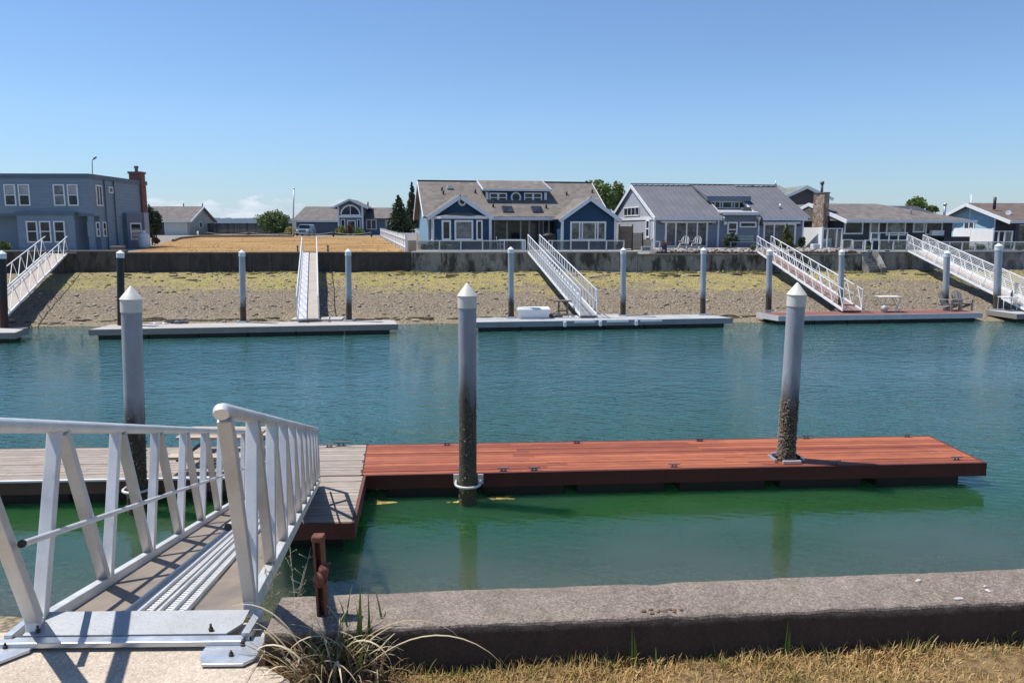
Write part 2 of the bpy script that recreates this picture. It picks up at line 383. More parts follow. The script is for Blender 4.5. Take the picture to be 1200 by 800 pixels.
# ---- near lawn soil, concrete pad
m = MB(); P = []; xs = [-.93 + i * .12 for i in range(60)] + [8, 14, 40, 75]; ys = [0, .1, .2, .35, .5, .8, 1.4, 3, 8, 30]
for d in ys:
    for X in xs: P.append((X, wall_y(X) - d + .03, -.075 + .04 * min(d, 1) + .02 * noise.noise(V((X * 3, d * 3, 0)))))
n = len(xs); m.add(P, [(j * n + i, (j + 1) * n + i, (j + 1) * n + i + 1, j * n + i + 1) for j in range(len(ys) - 1) for i in range(n - 1)], True)
def soil():
    t = NT('dry_soil'); p = t.pos()
    c = t.ramp(t.noise(p, 14, 6, .75), [(.3, (.085, .055, .03)), (.5, (.21, .14, .07)), (.7, (.36, .26, .13))])
    t.bsdf(c, .95, 0, .1, t.bump(t.noise(p, 60, 4, .7), .8, .02)); return t.m
m.build('lawn', soil(), recalc=False, kind='structure')
def concrete(name, c1, c2, agg=.5, stain=None, sk=.5, rough=.9, face=None):
    t = NT(name); p = t.pos()
    c = t.ramp(t.noise(p, 2.2, 6, .7), [(.3, c1), (.7, c2)])
    cell = t.sep(t.vor(p, 150, 'F1', 'Color'))[0]
    c = t.mix(t.math('MULTIPLY', t.ramp(cell, [(.55, 0.), (1, 1.)]), agg), c, sc3(c2, 1.55))
    c = t.mix(t.math('MULTIPLY', t.ramp(cell, [(0, 1.), (.3, 0.)]), agg), c, sc3(c1, .4))
    c = t.mix(t.ramp(t.noise(p, 6, 8, .8), [(.45, 0.), (.7, agg)]), c, sc3(c1, .6))
    if stain: c = t.mix(t.ramp(t.noise(t.scl(p, (1, 1, .35)), 1.5, 7, .7), [(.46, 0.), (.58, sk)]), c, stain)
    if face:   # landward face: its shade put into the colour with damp staining, patchy towards lip
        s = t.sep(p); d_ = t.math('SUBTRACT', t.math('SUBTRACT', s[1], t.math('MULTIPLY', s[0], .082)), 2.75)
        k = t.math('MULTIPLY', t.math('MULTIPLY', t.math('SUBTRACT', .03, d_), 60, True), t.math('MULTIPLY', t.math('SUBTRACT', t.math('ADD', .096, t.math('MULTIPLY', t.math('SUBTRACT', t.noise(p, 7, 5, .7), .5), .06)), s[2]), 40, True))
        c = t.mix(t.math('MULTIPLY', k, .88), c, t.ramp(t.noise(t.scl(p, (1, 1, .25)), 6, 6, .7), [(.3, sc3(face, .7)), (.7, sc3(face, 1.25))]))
    hh = t.math('ADD', t.noise(p, 110, 4, .8), t.math('MULTIPLY', t.noise(p, 12, 5, .7), 2.))
    t.bsdf(c, rough, 0, .25, t.bump(hh, .55, .006)); return t.m
m_pad = concrete('pale_pad_concrete', (.41, .34, .265), (.57, .485, .39), .35)
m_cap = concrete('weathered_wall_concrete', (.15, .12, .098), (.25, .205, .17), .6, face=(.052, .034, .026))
m_capface = m_cap
ang = math.atan(.082)
m = MB(); m.hexa([V((x, y, z)) for z in (-1.6, 0) for x, y in ((-9, 1.2), (-.945, 1.2), (-.945, 2.975), (-9, 2.32))]); m.prism([V((x, y, -1.5)) for x, y in ((-.95, 1.2), (-.72, 1.2), (-.75, 2.45), (-.80, 2.56), (-.90, 2.64), (-.95, 2.65))], UP * 1.497)
m.build('pavement', m_pad, bevel=.01, kind='structure')
# near concrete retaining wall, its top worn and slightly uneven
def worn_wall():
    m = MB(); P = []; prof = [(0, -.9), (0, -.25), (0, -.12), (0, .02), (0, .098), (.004, .107), (.013, .111), (.09, .112), (.16, .111), (.24, .113), (.285, .108), (.298, .095), (.3, .02), (.3, -1.8)]
    xs = [-.925, -.918] + [-.9 + i * .035 for i in range(110)] + [3.2 + i * .6 for i in range(40)]
    for X in xs:
        e = .012 if X == -.925 else 0
        for d, z in prof:
            q = V((X * 9, d * 9, z * 9)); j = .006 * noise.noise(q) + .004 * noise.noise(q * 3)
            chip = max(0, noise.noise(V((X * 4, d * 8, 5))) - .35) * .03 if .08 < z and (d < .03 or d > .27) else 0
            zz = z + (j - chip - e if z > .05 else 0); dd = d + (j * .8 + chip * .7 if d < .1 else -j - chip * .7) if z > -.3 else d
            P.append((X - dd * .082, wall_y(X) + dd, zz))
    n = len(prof); m.add(P, [(i * n + k, (i + 1) * n + k, (i + 1) * n + k + 1, i * n + k + 1) for i in range(len(xs) - 1) for k in range(n - 1)] + [tuple(range(n))], False)
    return m
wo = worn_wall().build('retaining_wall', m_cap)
tag(wo, 'low weathered concrete bulkhead wall in the foreground beside dry grass', 'retaining wall')
# ---- sky, sun
SUN = V((-.46, .12, 1)).normalized()
el = math.asin(SUN.z); az = math.atan2(SUN.x, SUN.y)
w = bpy.data.worlds.new('World'); sc.world = w; w.use_nodes = True
nt = w.node_tree; nt.nodes.clear()
def wn(ty, **kw):
    q = nt.nodes.new(ty)
    for k, v in kw.items():
        if k in q.inputs: q.inputs[k].default_value = v
        else: setattr(q, k, v)
    return q
sky = wn('ShaderNodeTexSky', sky_type='NISHITA', sun_disc=False, sun_elevation=el, sun_rotation=az % (2 * math.pi), altitude=0, air_density=SKY_AIR, dust_density=SKY_DUST, ozone_density=SKY_OZ)
bg = wn('ShaderNodeBackground', Strength=SKY_S); wo_ = wn('ShaderNodeOutputWorld')
tc = wn('ShaderNodeTexCoord'); sp = wn('ShaderNodeSeparateXYZ'); nt.links.new(tc.outputs['Generated'], sp.inputs[0])
def wm(op, a, b=None, clamp=False):
    q = wn('ShaderNodeMath', operation=op, use_clamp=clamp)
    for i, x in enumerate((a, b)):
        if x is None: continue
        if isinstance(x, (int, float)): q.inputs[i].default_value = x
        else: nt.links.new(x, q.inputs[i])
    return q.outputs[0]
mp = wn('ShaderNodeMapping'); mp.inputs['Scale'].default_value = (26, 26, 70); nt.links.new(tc.outputs['Generated'], mp.inputs[0])
cn = wn('ShaderNodeTexNoise', Scale=1.0, Detail=7.0, Roughness=.6); nt.links.new(mp.outputs[0], cn.inputs['Vector'])
# low cumulus above the bay: only a narrow belt just over the horizon, towards the left
band = wm('MULTIPLY', wm('MULTIPLY', sp.outputs[2], 90, True), wm('MULTIPLY', wm('SUBTRACT', .047, sp.outputs[2]), 40, True))
azm = wm('MULTIPLY', wm('MULTIPLY', wm('SUBTRACT', -.16, sp.outputs[0]), 9, True), sp.outputs[1])
cl = wm('MULTIPLY', wm('MULTIPLY', wm('SUBTRACT', wm('ADD', cn.outputs['Fac'], wm('MULTIPLY', band, .28)), .66), 9, True), wm('MULTIPLY', azm, wm('MULTIPLY', band, 4, True)))
mx = wn('ShaderNodeMix', data_type='RGBA'); cr_ = wn('ShaderNodeMapRange'); cr_.inputs[1].default_value = .52; cr_.inputs[2].default_value = .7; nt.links.new(cn.outputs['Fac'], cr_.inputs[0])
cc_ = wn('ShaderNodeMix', data_type='RGBA'); cc_.inputs[6].default_value = CLOUD_D; cc_.inputs[7].default_value = CLOUD_C; nt.links.new(cr_.outputs[0], cc_.inputs[0]); nt.links.new(cc_.outputs[2], mx.inputs[7])
tint = wn('ShaderNodeMix', data_type='RGBA', blend_type='MULTIPLY'); tint.inputs[0].default_value = 1; tint.inputs[7].default_value = SKY_TINT
mr = wn('ShaderNodeMapRange'); mr.inputs[1].default_value = 0; mr.inputs[2].default_value = .13; nt.links.new(sp.outputs[2], mr.inputs[0])
hzn = wn('ShaderNodeMix', data_type='RGBA'); hzn.inputs[6].default_value = (.66, .74, .86, 1); hzn.inputs[7].default_value = SKY_TINT; nt.links.new(mr.outputs[0], hzn.inputs[0]); nt.links.new(hzn.outputs[2], tint.inputs[7])
nt.links.new(sky.outputs[0], tint.inputs[6]); nt.links.new(wm('MULTIPLY', cl, .6), mx.inputs[0]); nt.links.new(tint.outputs[2], mx.inputs[6])
nt.links.new(mx.outputs[2], bg.inputs[0]); nt.links.new(bg.outputs[0], wo_.inputs[0])
ld = bpy.data.lights.new('sun', 'SUN'); ld.energy = SUN_E; ld.angle = math.radians(.53); ld.color = (1, .955, .89)
lo = bpy.data.objects.new('sun', ld); COL.objects.link(lo); lo.rotation_euler = SUN.to_track_quat('Z', 'Y').to_euler(); lo.location = (-20, 5, 40)
cd = bpy.data.cameras.new('camera'); cd.lens = 27; cd.sensor_width = 36; cd.clip_end = 9000; cd.clip_start = .05
co = bpy.data.objects.new('camera', cd); COL.objects.link(co); co.location = CAM; co.rotation_euler = (math.pi / 2 - PIT, 0, 0); sc.camera = co
sc.view_settings.view_transform = 'Standard'; sc.view_settings.look = 'None'; sc.view_settings.exposure = EXPO; sc.view_settings.gamma = 1
sc.render.engine = 'CYCLES'; sc.cycles.max_bounces = 8; sc.cycles.transparent_max_bounces = 12; sc.cycles.use_denoising = True
sc.cycles.sample_clamp_indirect = 6
# ================================================================ NEAR DOCKS
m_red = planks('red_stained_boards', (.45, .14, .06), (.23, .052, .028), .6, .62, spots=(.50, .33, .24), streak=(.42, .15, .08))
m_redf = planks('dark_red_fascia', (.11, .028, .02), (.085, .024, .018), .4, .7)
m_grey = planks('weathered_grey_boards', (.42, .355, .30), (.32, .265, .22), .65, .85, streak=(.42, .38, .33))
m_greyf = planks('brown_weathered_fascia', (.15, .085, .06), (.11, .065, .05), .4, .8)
m_float = M('black_float_tub', (.012, .014, .012), .6, .4, 3, bump=.3)
m_slime = M('weedy_float', (.02, .03, .012), .8, .5, 6, bump=.6)
def quadmap(q, z):
    a, b, c, d = [V((x, y, z)) for x, y in q]      # front-left, front-right, back-right, back-left
    return lambda s, t: (a * (1 - s) + b * s) * (1 - t) + (d * (1 - s) + c * s) * t
def dock_boards(q, z, n, cuts, along=True, gap=.007, th=.04):
    f = quadmap(q, z); m = MB(); L = (V(q[1]) - V(q[0])).length; W = (V(q[3]) - V(q[0])).length
    if not along: L, W = W, L
    for i in range(n):
        cs = [0] + sorted(min(.98, max(.02, c + RN.uniform(-.07, .07))) for c in cuts) + [1]
        e = gap / W / 2 * n; t0, t1 = (i + .5 * gap / (W / n)) / n, (i + 1 - .5 * gap / (W / n)) / n
        for s0, s1 in zip(cs, cs[1:]):
            s0 += .002 / L * 1.0; s1 -= .002 / L; dz = V((0, 0, RN.uniform(-.003, .003)))
            P = [(s0, t0), (s1, t0), (s1, t1), (s0, t1)] if along else [(t0, s0), (t1, s0), (t1, s1), (t0, s1)]
            P = [f(*k) + dz for k in P]
            m.hexa([p - UP * th for p in P] + P)
    return m
def fascia(q, z, h, th, sides=(0, 1, 2, 3)):
    m = MB(); P = [V((x, y, z)) for x, y in q]
    cen = sum(P, V()) / 4
    for i in sides:
        a, b = P[i], P[(i + 1) % 4]; d = (b - a).normalized(); n = d.cross(UP)
        e = th if i in (0, 2) else 0
        m.hexa([p + UP * k for k in (-h, -.002) for p in (a - d * e, b + d * e, b + d * e + n * th, a - d * e + n * th)])
    return m
def dock_floats(q, z, h, spans, t0=.06, t1=.94):
    f = quadmap(q, z); out = []
    for s0, s1 in spans:
        P = [f(s, t) for s, t in ((s0, t0), (s1, t0), (s1, t1), (s0, t1))]
        out.append(MB().hexa([p - UP * h for p in P] + P))
    return out
RQ = [(-2.455, 12.18), (8.17, 12.88), (8.13, 14.55), (-2.70, 13.93)]
red = thing('floating_dock', 'long floating dock of red stained boards reaching out to the right', 'dock', (2.8, 13.3, WZ))
dock_boards(RQ, DZ, 12, (.3, .62), gap=.012).build('deck_boards', m_red, red, recalc=False)
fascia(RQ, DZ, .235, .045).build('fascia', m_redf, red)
for k in dock_floats(RQ, DZ - .237, .22, [(.035, .165), (.185, .315), (.335, .475), (.5, .64), (.665, .80), (.825, .965)], .03): k.build('float', m_float, red, bevel=.03)
GQ = [(-10.6, 11.72), (-2.475, 12.18), (-2.72, 13.93), (-10.9, 13.6)]
grey = thing('floating_dock', 'weathered grey plank dock with a landing at the foot of the near gangway', 'dock', (-6, 12.9, WZ))
dock_boards(GQ, DZ, 13, (.25, .5, .75), gap=.012).build('deck_boards', m_grey, grey, recalc=False)
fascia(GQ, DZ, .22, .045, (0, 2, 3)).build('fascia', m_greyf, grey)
LQ = [(-4.0, 10.02), (-2.21, 10.13), (-2.44, 12.12), (-4.3, 12.02)]
dock_boards([(LQ[0]), (LQ[1]), (LQ[2]), (LQ[3])], DZ + .001, 15, (), gap=.012).build('landing_boards', m_grey, grey, recalc=False)
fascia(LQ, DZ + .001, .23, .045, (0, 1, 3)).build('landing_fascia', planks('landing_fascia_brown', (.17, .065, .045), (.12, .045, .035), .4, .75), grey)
m = MB(); a, b = V((-10.6, 11.655, DZ + .012)), V((-4.35, 12.0, DZ + .012)); m.bar(a, b, .045, .03)
m.build('rub_strip', m_white, grey)
for k in dock_floats(GQ, DZ - .225, .24, [(.02, .2), (.23, .42), (.45, .62), (.66, .8), (.83, .98)]): k.build('float', m_float, grey, bevel=.03)
for k in dock_floats(LQ, DZ - .235, .22, [(.08, .92)], .1, .9): k.build('float', m_float, grey, bevel=.03)
# ---- cleats
def cleat(label, p, rz, s=1.):
    c = thing('mooring_cleat', label, 'cleat', p, 'mooring cleats on the near docks')
    d = V((math.cos(rz), math.sin(rz), 0)) * s; p = V(p)
    m = MB(); m.bar(p - d * .07 + UP * .006, p + d * .07 + UP * .006, .05 * s, .012)
    for k in (-.035, .035): m.tube(p + d * k + UP * .01, p + d * k + UP * .05 * s, .013 * s, .011 * s, 8)
    m.build('base', m_pipe, c)
    MB().pipe([p + d * k + UP * z * s for k, z in ((-.13, .066), (-.08, .06), (0, .056), (.08, .06), (.13, .066))], [.007 * s, .013 * s, .016 * s, .013 * s, .007 * s], 8).build('horn', m_pipe, c)
CL = 'steel mooring cleat '
for px, py, lb in ((524, 521.5, 'on the red dock back edge just left of the middle piling'),
                   (676, 519, 'on the back edge of the red dock midway between the two pilings'),
                   (820, 516.5, 'on the back edge of the red dock left of the barnacled piling'),
                   (945, 513.5, 'on the back edge of the red dock right beside the barnacled piling'),
                   (1063, 511.5, 'at the far back corner of the red dock by its right end'),
                   (590, 551.5, 'on the red dock front edge, nearest the middle piling'),
                   (626, 550.8, 'on the red dock front edge, second right of the middle piling'),
                   (790, 547, 'on the front edge of the red dock left of the barnacled piling'),
                   (978, 543.5, 'on the front edge of the red dock right of the barnacled piling'),
                   (1121, 538.5, 'at the front corner of the red dock by its right end'),
                   (386, 523.5, 'small one on the grey dock back edge beside the gangway rail'),
                   (400, 522.5, 'larger one on the grey dock back edge left of the red boards')):
    cleat(CL + lb, atZ(px, py, DZ + .002), .06, 1.25 if py == 522.5 else .85)
# ---- pilings
def pilem(name, hi, lo, cut):
    t = NT(name); p = t.pos(); s = t.sep(p)
    n = t.noise(t.scl(p, (1, 1, .25)), 5, 5, .65); n2 = t.noise(p, 22, 4, .7)
    k = t.math('ADD', t.math('MULTIPLY', t.math('SUBTRACT', cut, s[2]), 1.9), t.math('MULTIPLY', t.math('SUBTRACT', n, .5), 2.4))
    c = t.ramp(n, [(.3, sc3(hi, .85)), (.7, sc3(hi, 1.1))])
    lc = t.ramp(n2, [(.35, sc3(lo, .5)), (.6, lo), (.75, sc3(lo, 2.4))])
    c = t.mix(t.math('ADD', k, .1, True), c, lc)
    wt = t.math('MULTIPLY', t.math('SUBTRACT', -2.35, s[2]), 4, True)
    c = t.mix(t.math('MULTIPLY', wt, .6), c, (.05, .05, .018))
    t.bsdf(c, t.ramp(k, [(.2, .45), (.6, .85)]), 0, .4, t.bump(n2, .5, .012)); return t.m
m_pile = pilem('grey_piling_sleeve', (.30, .32, .36), (.075, .058, .042), -1.02)
m_pileb = pilem('dark_tidal_piling', (.27, .285, .32), (.10, .085, .062), -.65)
m_capw = M('cream_piling_cap', (.60, .585, .52), .5, .12, 6, bump=.1, dirt=((.33, .30, .24), .4))
m_capp = M('white_piling_cap', (.68, .69, .69), .5, .08, 5, bump=.05)
m_barn = M('barnacle_crust', (.27, .225, .165), .9, .6, 26, bump=1., bs=70, bd=.01)
def piling(label, b, top, r, mat, group, barn=None, capm=None, cone=.2, capr=1.06):
    """b: point on the axis where it meets dock or water; top: tip of the cap"""
    b, top = V(b), V(top); d = (top - b).normalized()
    lo = b - d * ((b.z + 4.1) / d.z)
    t = thing('piling', label, 'piling', lo, group)
    ce = top - d * cone
    ps = [lo + (ce - lo) * (i / 24) for i in range(25)]
    MB().pipe(ps, [r * (1 + .012 * noise.noise(V((i, r * 99, b.x)))) for i in range(25)], 20).build('shaft', mat, t)
    c = MB(); col = ce - d * (r * 1.35)
    c.tube(col, ce - d * .004, r * capr, n=20); c.pipe([ce - d * .004, ce], [r * (capr + .07)] * 2, 20); c.pipe([ce, ce + d * (cone * .95), top], [r * (capr + .06), r * .13, .006], 20)
    c.build('cap', capm or m_capw, t)
    if barn:
        m = MB(); z0, z1, n = barn
        for i in range(n):
            z = z1 - (z1 - z0) * RN.random() ** .8; q = lo + d * ((z - lo.z) / d.z); a = RN.uniform(0, 6.283)
            if RN.random() < .35: a = RN.gauss(math.pi, .9)
            nn = V((math.cos(a), math.sin(a), 0)); s = RN.uniform(.006, .017)
            m.tube(q + nn * (r * .97), q + nn * (r + s * RN.uniform(.6, 1.3)), s, s * .5, 5)
        m.build('barnacles', m_barn, t, recalc=False, kind='stuff')
    return t
gp = 'pilings holding the near docks'
pl = atZ(165, 566, DZ - .05); pl = V((-5.89, 11.60, DZ))
piling('grey piling with dark tidal foot standing behind the near gangway', pl, V((-5.80, 11.68, .74)), .148, m_pile, gp, (-2.7, -1.25, 260))
pc = V((-.715, 11.98, DZ))
piling('grey piling with dark streaks held by a steel hoop against the red dock front', pc, V((-.70, 12.0, .765)), .142, m_pileb, gp, (-2.8, -1.3, 110))
pr = V((4.80, 13.02, DZ))
piling('barnacle crusted grey piling rising through the red dock', pr, V((4.83, 13.0, .70)), .148, m_pile, gp, (-2.38, -1.3, 1500))
# hoops and brackets
def hoop(label, c, r, y_back, mat=m_alu):
    t = thing('pile_hoop', label, 'pile hoop', c); c = V(c)
    pts = [c + V((-r, y_back, 0)), c + V((-r, .02, 0))] + [c + V((-r * math.cos(k * math.pi / 10), -r * math.sin(k * math.pi / 10), 0)) for k in range(1, 10)] + [c + V((r, .02, 0)), c + V((r, y_back, 0))]
    MB().pipe(pts, .022, 8).build('ring', mat, t)
    for k in (-1, 1):
        MB().box(c + V((k * r, y_back - .01, .03)), (.09, .03, .16)).build('bracket', mat, t, bevel=.004)
hoop('steel hoop clasping the middle piling to the red dock', pc + V((0, 0, -.09)), .2, .18)
hoop('steel hoop clasping the left piling to the weathered grey dock', pl + V((0, 0, -.04)), .2, .2)
t = thing('pile_bracket', 'steel roller bracket round the barnacled piling on the red deck', 'pile bracket', pr + V((0, 0, .005)))
for a, l in ((0, 'x'), (90, 'y'), (180, 'x'), (270, 'y')):
    d = V((math.cos(math.radians(a + 4)), math.sin(math.radians(a + 4)), 0)); q = pr + d * .245 + UP * .03; s = d.cross(UP)
    MB().bar(q - s * .16, q + s * .16, .05, .055).build('frame_bar', m_galv if a != 270 else m_alu, t, bevel=.004)
    MB().tube(q - d * .04 - s * .07 + UP * .03, q - d * .04 + s * .07 + UP * .03, .028, n=10).build('roller', m_black, t)
# ---- picnic table on the grey dock
m_pale = planks('pale_table_boards', (.52, .44, .33), (.44, .36, .27), .3, .7)
tp = V((-5.0, 12.95, DZ))
t = thing('picnic_table', 'low pale topped picnic table standing on the weathered dock behind the gangway', 'table', tp)
m = MB()
for k in range(4): m.box(tp + V((0, -.3 + k * .19, .50)), (1.35, .17, .045))
m.build('table_top', m_pale, t)
for s in (-1, 1):
    m = MB(); m.box(tp + V((0, s * .68, .28)), (1.35, .23, .045)); m.build('bench', m_pale, t)
    for e in (-.5, .5):
        MB().bar(tp + V((e, s * .58, 0)), tp + V((e, s * .18, .48)), .05, .05, V((1, 0, 0))).build('leg', m_white if e < 0 else m_alud, t)
for e in (-.5, .5): MB().bar(tp + V((e, -.75, .235)), tp + V((e, .75, .235)), .045, .04).build('cross_beam', m_dark, t)
# ================================================================ NEAR GANGWAY
g = (V(ray(403, 509)).normalized()); gh = V((g.x, g.y, 0)).normalized(); gs = V((gh.y, -gh.x, 0))
A = V((-1.485, 2.905, .035)); LG = 9.15; B = A + g * LG; Wd = .405
gw = thing('gangway', 'large aluminium gangway in the foreground sloping down from the concrete pad to the grey dock', 'gangway', A)
def ga(s, w, h=0): return A + g * s + gs * w + UP * h
m_ply = M('worn_plywood_deck', (.20, .165, .133), .85, .4, 4, bump=.4, bs=50, bd=.004, st=(1, .25, 1), dirt=((.20, .14, .10), .5))
for w0, w1 in ((-.385, -.115), (.165, .385)):
    m = MB(); k = .02
    while k < LG:
        e = min(k + 2.4, LG); P = [ga(k, w0), ga(k, w1), ga(e - .006, w1), ga(e - .006, w0)]
        m.hexa([p - UP * .03 for p in P] + P); k = e
    m.build('deck_board', m_ply, gw)
def tread_mat():
    t = NT('ribbed_aluminium_tread'); p = t.obj()
    d = t.n('ShaderNodeVectorMath', operation='DOT_PRODUCT'); d.inputs[1].default_value = tuple(g); t.l(p, d.inputs[0])
    f = t.math('FRACT', t.math('MULTIPLY', d.outputs['Value'], 22))
    k = t.ramp(f, [(.0, 0.), (.15, 1.), (.5, 1.), (.65, 0.)])
    c = t.mix(k, (.34, .33, .32), (.60, .59, .58)); c = t.mix(t.ramp(t.noise(p, 5, 5, .7), [(.45, 0.), (.7, .5)]), c, (.36, .31, .25))
    t.bsdf(c, .42, .5, .5, t.bump(k, .8, .008)); return t.m
m_tread = tread_mat()
for w0 in (-.105, .035):
    m = MB(); P = [ga(.06, w0 + .008, .008), ga(.02, w0 + .112, .008), ga(LG, w0 + .112, .008), ga(LG, w0 + .008, .008)]
    m.hexa([p - UP * .02 for p in P] + P); m.build('tread', m_tread, gw)
    m = MB()
    for k in (.004, .06, .116): m.bar(ga(.02, w0 + k, .014), ga(LG, w0 + k, .014), .012, .022)
    m.build('tread_rib', m_alu, gw)
for k in range(8): 
    s = .3 + k * 1.2
    MB().bar(ga(s, -.39, -.075), ga(s, .39, -.075), .06, .06).build('cross_beam', m_alud, gw)
NP, PL = 10, .91; HR = .83
for sd in (-1, 1):
    MB().bar(ga(-.01, sd * Wd, .008), ga(LG, sd * Wd, .008), .05, .075).build('bottom_rail', m_alu, gw, bevel=.006)
    s0 = -.455
    MB().pipe([ga(s0 - .02, sd * Wd, HR - .012), ga(s0 - .005, sd * Wd, HR), ga(s0 + .03, sd * Wd, HR + .002), ga(LG - .22, sd * Wd, HR + .002), ga(LG - .2, sd * Wd, HR)], [.026, .0285, .0285, .0285, .026], 16).build('handrail', m_alu, gw)
    for i in range(NP):
        b0 = .03 + i * PL
        MB().bar(ga(b0 + .0, sd * Wd, .04), ga(b0 - .42, sd * Wd, HR - .02), .052, .05, gs).build('baluster', m_alud, gw, bevel=.004)
        MB().bar(ga(b0 + .055, sd * Wd, .04), ga(b0 + .40, sd * Wd, HR - .02), .052, .05, gs).build('baluster', m_alu, gw, bevel=.004)
    MB().bar(ga(LG - .04, sd * Wd, .06), ga(LG - .22, sd * Wd, HR - .02), .052, .05, gs).build('baluster', m_alud, gw, bevel=.004)
    m = MB(); w = sd * (Wd - .045); m.tube(ga(-.14, w, .38), ga(LG - .2, w, .38), .0135, n=10); m.build('midrail', m_alu, gw)
    MB().tube(ga(-.146, w, .3815), ga(-.135, w, .3805), .015, n=10).build('rail_plug', m_black, gw)
# hinge: flap of tread plate, base bar, feet and bolts
def tplate():
    t = NT('diamond_tread_plate'); p = t.scl(t.pos(), (1, 1, 1), .2)
    ch = t.n('ShaderNodeTexChecker', Scale=46.0); t.l(p, ch.inputs[0])
    wv = t.vor(t.scl(p, (1, 2.4, 1), .785), 52)
    k = t.ramp(wv, [(.18, 1.), (.34, 0.)])
    c = t.mix(t.ramp(t.noise(p, 6, 5, .7), [(.4, 0.), (.7, .6)]), (.36, .375, .39), (.29, .28, .265))
    t.bsdf(c, .55, .25, .3, t.bump(k, .5, .003)); return t.m
fl = MB(); hx = V((1, .02, 0)).normalized(); hy = V((-.02, 1, 0)).normalized(); O = V((-1.49, 2.775, 0))
def hp(x, y, z): return O + hx * x + hy * y + UP * z
P = [(-.41, .016, .032), (.375, .016, .032), (.42, .08, .041), (.42, .165, .052), (-.41, .165, .052)]
fl.prism([hp(*k) for k in P], UP * .008); fl.build('hinge_flap', tplate(), gw)
MB().hexa([hp(x, y, z) for z in (.014, .036) for x, y in ((-.47, -.035), (.45, -.035), (.45, .012), (-.47, .012))]).build('hinge_bar', m_galv, gw, bevel=.003)
for sd in (-1, 1):
    c = .45 * sd - .015
    poly = [(c - .09, -.16), (c + .06, -.16), (c + .095, -.12), (c + .095, .03), (c - .12, .03), (c - .12, -.10)] if sd > 0 else [(c + .03, -.16), (c - .12, -.16), (c - .16, -.12), (c - .16, .03), (c + .12, .03), (c + .12, -.05)]
    fo = MB().prism([hp(x, y, .006) for x, y in poly], UP * .012).build('foot_plate', m_galv, gw, bevel=.002)
    for bx, by in ((c, -.105), (c + .02, -.035), (c + .03, .01)):
        b = MB(); b.tube(hp(bx, by, .018), hp(bx, by, .028), .0095, n=6); b.tube(hp(bx, by, .028), hp(bx, by, .038), .005, n=6)
        b.build('bolt', M('rusty_bolt', (.06, .045, .035), .7, .4, 40) if 'rusty_bolt' not in bpy.data.materials else bpy.data.materials['rusty_bolt'], fo)
    MB().bar(hp(sd * .455, .0, .03), hp(sd * .455, .19, .03), .03, .04).build('hinge_lug', m_galv, gw)
for bx in (-.36, .31):
    b = MB(); b.tube(hp(bx, .035, .044), hp(bx, .035, .054), .0095, n=6); b.tube(hp(bx, .035, .054), hp(bx, .035, .07), .005, n=6); b.build('bolt', bpy.data.materials['rusty_bolt'], gw)
# ================================================================ RUSTY POST, GRASSES
pp = V((-.735, 2.81, .10))
t = thing('iron_post', 'short rusty iron post standing on the foreground wall amid grass', 'post', pp)
m = MB(); tp_ = pp + V((-.012, .01, .33))
for k in (-1, 1): m.bar(pp + V((k * .015, 0, -.05)), tp_ + V((k * .015, 0, 0)), .009, .04)
m.bar(pp + V((0, .016, -.05)), tp_ + V((0, .016, 0)), .036, .01); m.build('channel', m_rust, t)
m = MB(); m.tube(pp + V((-.024, -.018, .15)), pp + V((.024, -.018, .15)), .015, n=10); m.ell(pp + V((-.004, -.025, .17)), (.022, .022, .03), 10, 7, .5); m.ell(pp + V((.012, -.02, .20)), (.019, .018, .026), 10, 7, .5); m.build('clamp', m_rust, t)
MB().box(tp_ + V((0, 0, -.008)), (.046, .046, .025)).build('post_head', m_rust, t, bevel=.006)
MB().tube(pp + V((.018, -.01, .22)), pp + V((.036, -.012, .23)), .006, n=6).build('bolt', m_rust, t)
def blade(m, p, az_, L, w, bend, lean=.2, seg=7, tw=0.):
    p = V(p); d = V((math.cos(az_), math.sin(az_), 0)); s = V((-d.y, d.x, 0)); b = len(m.v); th = math.pi / 2 - lean; q = p.copy()
    for i in range(seg + 1):
        k = i / seg; ww = w * (1 - k ** 2.2) * .5 + .0004; st = s * math.cos(tw * k) + UP * math.sin(tw * k)
        m.v += [q - st * ww, q + st * ww]
        th_ = th - bend * k * k * 1.0 if bend else th
        q = q + (d * math.cos(th_) + UP * math.sin(th_)) * (L / seg)
    for i in range(seg): m.f.append([b + 2 * i, b + 2 * i + 1, b + 2 * i + 3, b + 2 * i + 2]); m.sm.append(True)
m_bg = leafm('green_blades', (.05, .085, .018), (.085, .13, .03)); m_bd = leafm('straw_blades', (.33, .27, .16), (.46, .39, .26), .15); m_bb = leafm('brown_dead_blades', (.10, .06, .028), (.22, .15, .08), .15)
ct = V((-.66, 2.62, -.07))
t = thing('grass_clump', 'tangled clump of long green and dead grass blades by the rusty post', 'grass clump', ct)
m = MB()
for i in range(48): blade(m, ct + V((RN.gauss(0, .07), RN.gauss(.02, .05), 0)), RN.uniform(0, 6.28), RN.uniform(.12, .34), RN.uniform(.006, .013), RN.uniform(0, 1.3), RN.uniform(0, .5))
for x, L in ((.09, .36), (.105, .31), (.07, .27), (.125, .25)): blade(m, ct + V((x, .05, 0)), RN.uniform(0, 6.28), L, .024, .1, .06)
m.build('green_leaves', m_bg, t, recalc=False)
m = MB()
